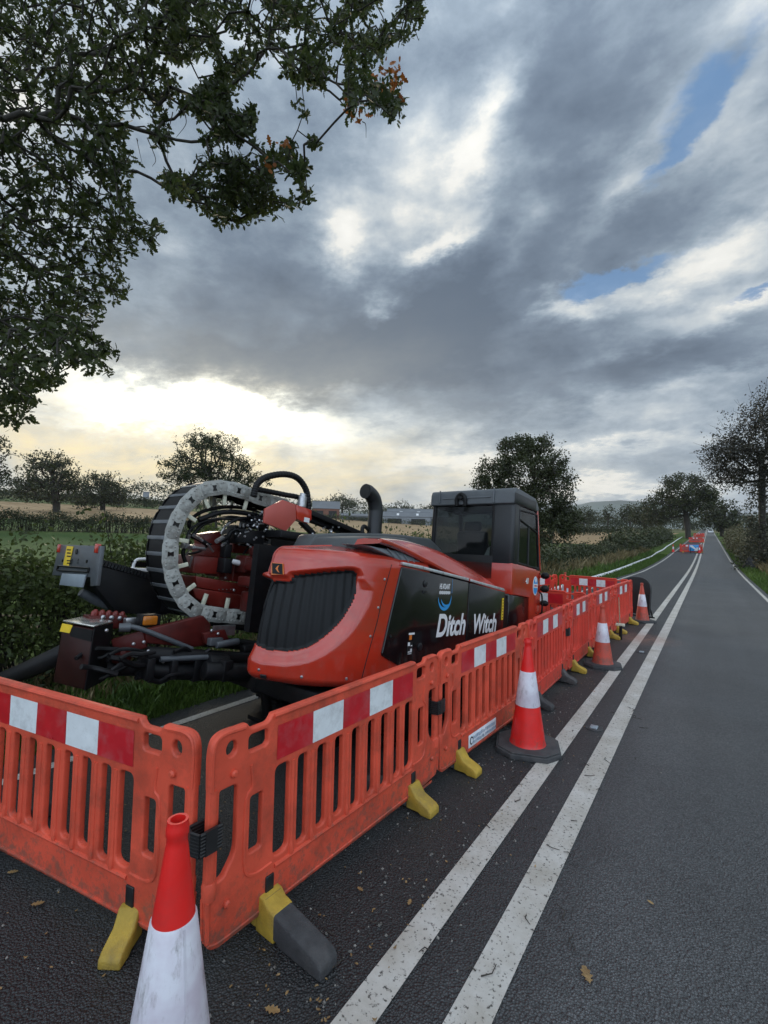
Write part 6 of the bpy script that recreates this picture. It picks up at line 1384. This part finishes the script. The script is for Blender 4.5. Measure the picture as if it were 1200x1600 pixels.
# cloud layer seen in perspective: direction projected on a sheet, then broken up by noise
hz = mth('ADD', mth('MAXIMUM', sep.outputs['Z'], 0.0), .24)
px_ = mth('DIVIDE', sep.outputs['X'], hz); py_ = mth('DIVIDE', sep.outputs['Y'], hz)
comb = N.new('ShaderNodeCombineXYZ'); L.new(px_, comb.inputs[0]); L.new(py_, comb.inputs[1])
mp = N.new('ShaderNodeMapping'); mp.inputs['Rotation'].default_value = (0, 0, R(-38)); mp.inputs['Scale'].default_value = (1.0, 1.25, 1); L.new(comb.outputs[0], mp.inputs[0])
P2 = mp.outputs[0]
warp = fbm(P2, 2.2, 9, .66); wv = vm('SCALE', vm('SUBTRACT', warp.outputs['Color'], (.5, .5, .5)), None); wv.node.inputs['Scale'].default_value = .20
DW = vm('ADD', DIR, wv)
sq = vm('MULTIPLY', DIR, (1.0, 1.0, 1.9)); sq = vm('ADD', sq, (3.1, 1.7, .4))
big = fbm(P2, 1.7, 7, .55, .15).outputs['Fac']; puff = fbm(sq, 4.6, 9, .57, .15).outputs['Fac']; fine = fbm(sq, 12.0, 9, .60, .1).outputs['Fac']; wisp = fbm(P2, 7, 8, .62, .3).outputs['Fac']
def blob(u, v, ru, rv, rot=0, amp=1.0):
    d = ray(u, v); ln = np.linalg.norm(d); d = d/ln
    ax = rt*math.cos(R(rot))-up*math.sin(R(rot)); ay = rt*math.sin(R(rot))+up*math.cos(R(rot))
    ax = ax-d*(ax @ d); ay = ay-d*(ay @ d); kx = F_PX*ln/ru; ky = F_PX*ln/rv
    a = vm('DOT_PRODUCT', DW, ax*kx, 'Value'); b = vm('DOT_PRODUCT', DW, ay*ky, 'Value')
    off_a, off_b = 0, 0
    e = mth('MULTIPLY_ADD', a, a, mth('MULTIPLY', b, b))
    return mth('MULTIPLY', mth('POWER', 2.718, mth('MULTIPLY', e, -1.0)), amp)
front = rmap(vm('DOT_PRODUCT', DIR, fw, 'Value'), .25, .5, 0, 1, True)
def total(lst):
    t = None
    for q in lst:
        w = blob(*q); t = w if t is None else mth('ADD', t, w)
    return mth('MULTIPLY', t, front)
# (u, v, half widths, tilt, amount): + thicker and darker, - thinner and brighter
TH = total([(440, 500, 330, 120, 0, .26), (700, 545, 300, 75, -4, .26), (330, 570, 260, 45, 0, .20), (880, 620, 260, 60, -6, .14), (860, 310, 150, 130, 40, .20), (690, 470, 110, 55, -20, .22), (720, 60, 330, 90, 15, .10), (420, 260, 160, 120, 0, .12), (1050, 560, 160, 40, -10, .10), (1000, 320, 70, 60, -30, .08),
            (540, 375, 38, 48, 10, -.34), (585, 488, 30, 16, -10, -.36), (690, 395, 60, 16, -28, -.34), (745, 235, 34, 95, 28, -.30), (840, 350, 30, 40, 20, -.12), (890, 480, 70, 22, -25, -.30), (620, 300, 60, 90, 20, -.12), (960, 560, 120, 14, -10, -.14), (800, 430, 40, 20, -30, -.14), (1120, 600, 120, 16, -12, -.12), (520, 330, 60, 60, 0, -.10), (1040, 440, 110, 38, -12, -.24), (1150, 350, 110, 26, -22, -.14), (1000, 290, 70, 16, -40, -.16), (1180, 110, 55, 95, 0, -.10), (1110, 500, 130, 22, -5, -.18), (1080, 250, 150, 150, 0, .10), (940, 160, 160, 110, 0, .06), (480, 90, 200, 120, 0, .02), (1010, 235, 25, 70, 35, -.14), (560, 620, 200, 12, -3, -.10), (880, 700, 230, 12, -4, -.12), (920, 760, 150, 14, 0, -.22), (700, 720, 300, 25, 3, -.10), (330, 640, 190, 36, 3, -.5)])
DN = mth('ADD', mth('ADD', mth('MULTIPLY', big, .38), mth('MULTIPLY', puff, .58)), mth('ADD', mth('MULTIPLY', fine, .36), mth('MULTIPLY', wisp, .14)))
DN = mth('ADD', DN, TH)
ramp_n = N.new('ShaderNodeValToRGB'); L.new(rmap(DN, .39, 1.13, 0, 1), ramp_n.inputs[0]); e = ramp_n.color_ramp.elements
CLOUDRAMP = [(0, (1.0, .99, .94)), (.22, (.88, .88, .84)), (.35, (.61, .66, .69)), (.47, (.425, .495, .565)), (.59, (.285, .355, .435)), (.75, (.185, .24, .315)), (1, (.115, .155, .215))]
e[0].position, e[0].color = CLOUDRAMP[0][0], (*CLOUDRAMP[0][1], 1); e[1].position, e[1].color = CLOUDRAMP[-1][0], (*CLOUDRAMP[-1][1], 1)
for p_, c_ in CLOUDRAMP[1:-1]: q = e.new(p_); q.color = (*c_, 1)
cloud = ramp_n.outputs[0]
# blue gaps
GAP = total([(1005, 408, 75, 16, -14, .95), (945, 432, 34, 16, -10, .85), (1180, 468, 60, 13, -6, .95), (1105, 140, 62, 40, -38, .85), (1060, 225, 16, 50, 35, .7)])
gapm = rmap(mth('SUBTRACT', GAP, mth('MULTIPLY', fine, 1.3)), -.30, .30, 0, 1, True)
blue = vm('MULTIPLY', sky.outputs[0], (1, 1, 1))
SKYK = 10.0
base = mixc(1.0, cloud, (SKYK, SKYK, SKYK), 'MULTIPLY')
bl = mixc(1.0, mixc(.55, mixc(1.0, sky.outputs[0], (1.0, 1.0, 1.0), 'MULTIPLY'), (1.5, 3.4, 6.6)), (1, 1, 1), 'MULTIPLY')
colr = mixc(mth('MULTIPLY', gapm, .85), base, bl)
# glow of the hidden sun and the pale yellow band under the cloud edge
GLOW = total([(335, 640, 130, 32, 2, 1.4), (415, 668, 85, 24, 4, .7), (270, 638, 85, 22, 0, .6), (335, 650, 360, 130, 0, .22)])
BAND = total([(270, 720, 380, 66, 2, .95), (80, 715, 220, 75, 0, .25), (560, 765, 200, 32, 0, .25)])
streak = rmap(fbm(P2, 2.2, 8, .62, .5).outputs['Fac'], .36, .64, .35, 1.0)
colr = mixc(mth('MULTIPLY', mth('MULTIPLY', BAND, streak), .92, clamp=True), colr, (10.3, 8.3, 4.4))
colr = mixc(1.0, colr, mixc(mth('MULTIPLY', GLOW, 1.0), (0, 0, 0), (12.5, 11.4, 8.2)), 'ADD')
# unseen sky behind the camera and overhead, brightened to light the foreground
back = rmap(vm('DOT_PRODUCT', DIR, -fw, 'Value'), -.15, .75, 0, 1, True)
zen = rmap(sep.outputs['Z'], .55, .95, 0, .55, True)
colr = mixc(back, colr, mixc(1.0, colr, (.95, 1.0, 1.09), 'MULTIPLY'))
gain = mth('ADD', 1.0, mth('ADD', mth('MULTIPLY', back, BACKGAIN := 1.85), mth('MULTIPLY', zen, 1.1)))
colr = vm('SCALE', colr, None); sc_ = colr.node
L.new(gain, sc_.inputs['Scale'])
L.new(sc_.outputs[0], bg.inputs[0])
sl = bpy.data.lights.new('sun', 'SUN'); so_ = bpy.data.objects.new('sun', sl); COL.objects.link(so_)
sl.energy = 1.5; sl.angle = R(12); sl.color = (1, .86, .66)
so_.rotation_euler = Vector(-sun_d).to_track_quat('-Z', 'Y').to_euler(); so_.location = (0, 0, 30)
hz_b = MB(); hz_b.box((0, 0, 100), (6700, 6700, 330)); M['haze'] = bpy.data.materials.new('haze'); M['haze'].use_nodes = True
t_ = M['haze'].node_tree
for n_ in list(t_.nodes):
    if n_.type != 'OUTPUT_MATERIAL': t_.nodes.remove(n_)
pv = t_.nodes.new('ShaderNodeVolumePrincipled'); pv.inputs['Color'].default_value = (.80, .86, .93, 1); pv.inputs['Density'].default_value = HAZE_D; pv.inputs['Anisotropy'].default_value = .2
t_.links.new(pv.outputs[0], [n_ for n_ in t_.nodes if n_.type == 'OUTPUT_MATERIAL'][0].inputs['Volume'])
tag(hz_b.build('haze', M['haze']), 'thin evening haze', 'haze', kind='stuff')
S.view_settings.view_transform = 'Standard'; S.view_settings.look = 'None'; S.view_settings.exposure = 0; S.view_settings.gamma = 1
S.cycles.max_bounces = 6; S.cycles.transparent_max_bounces = 12
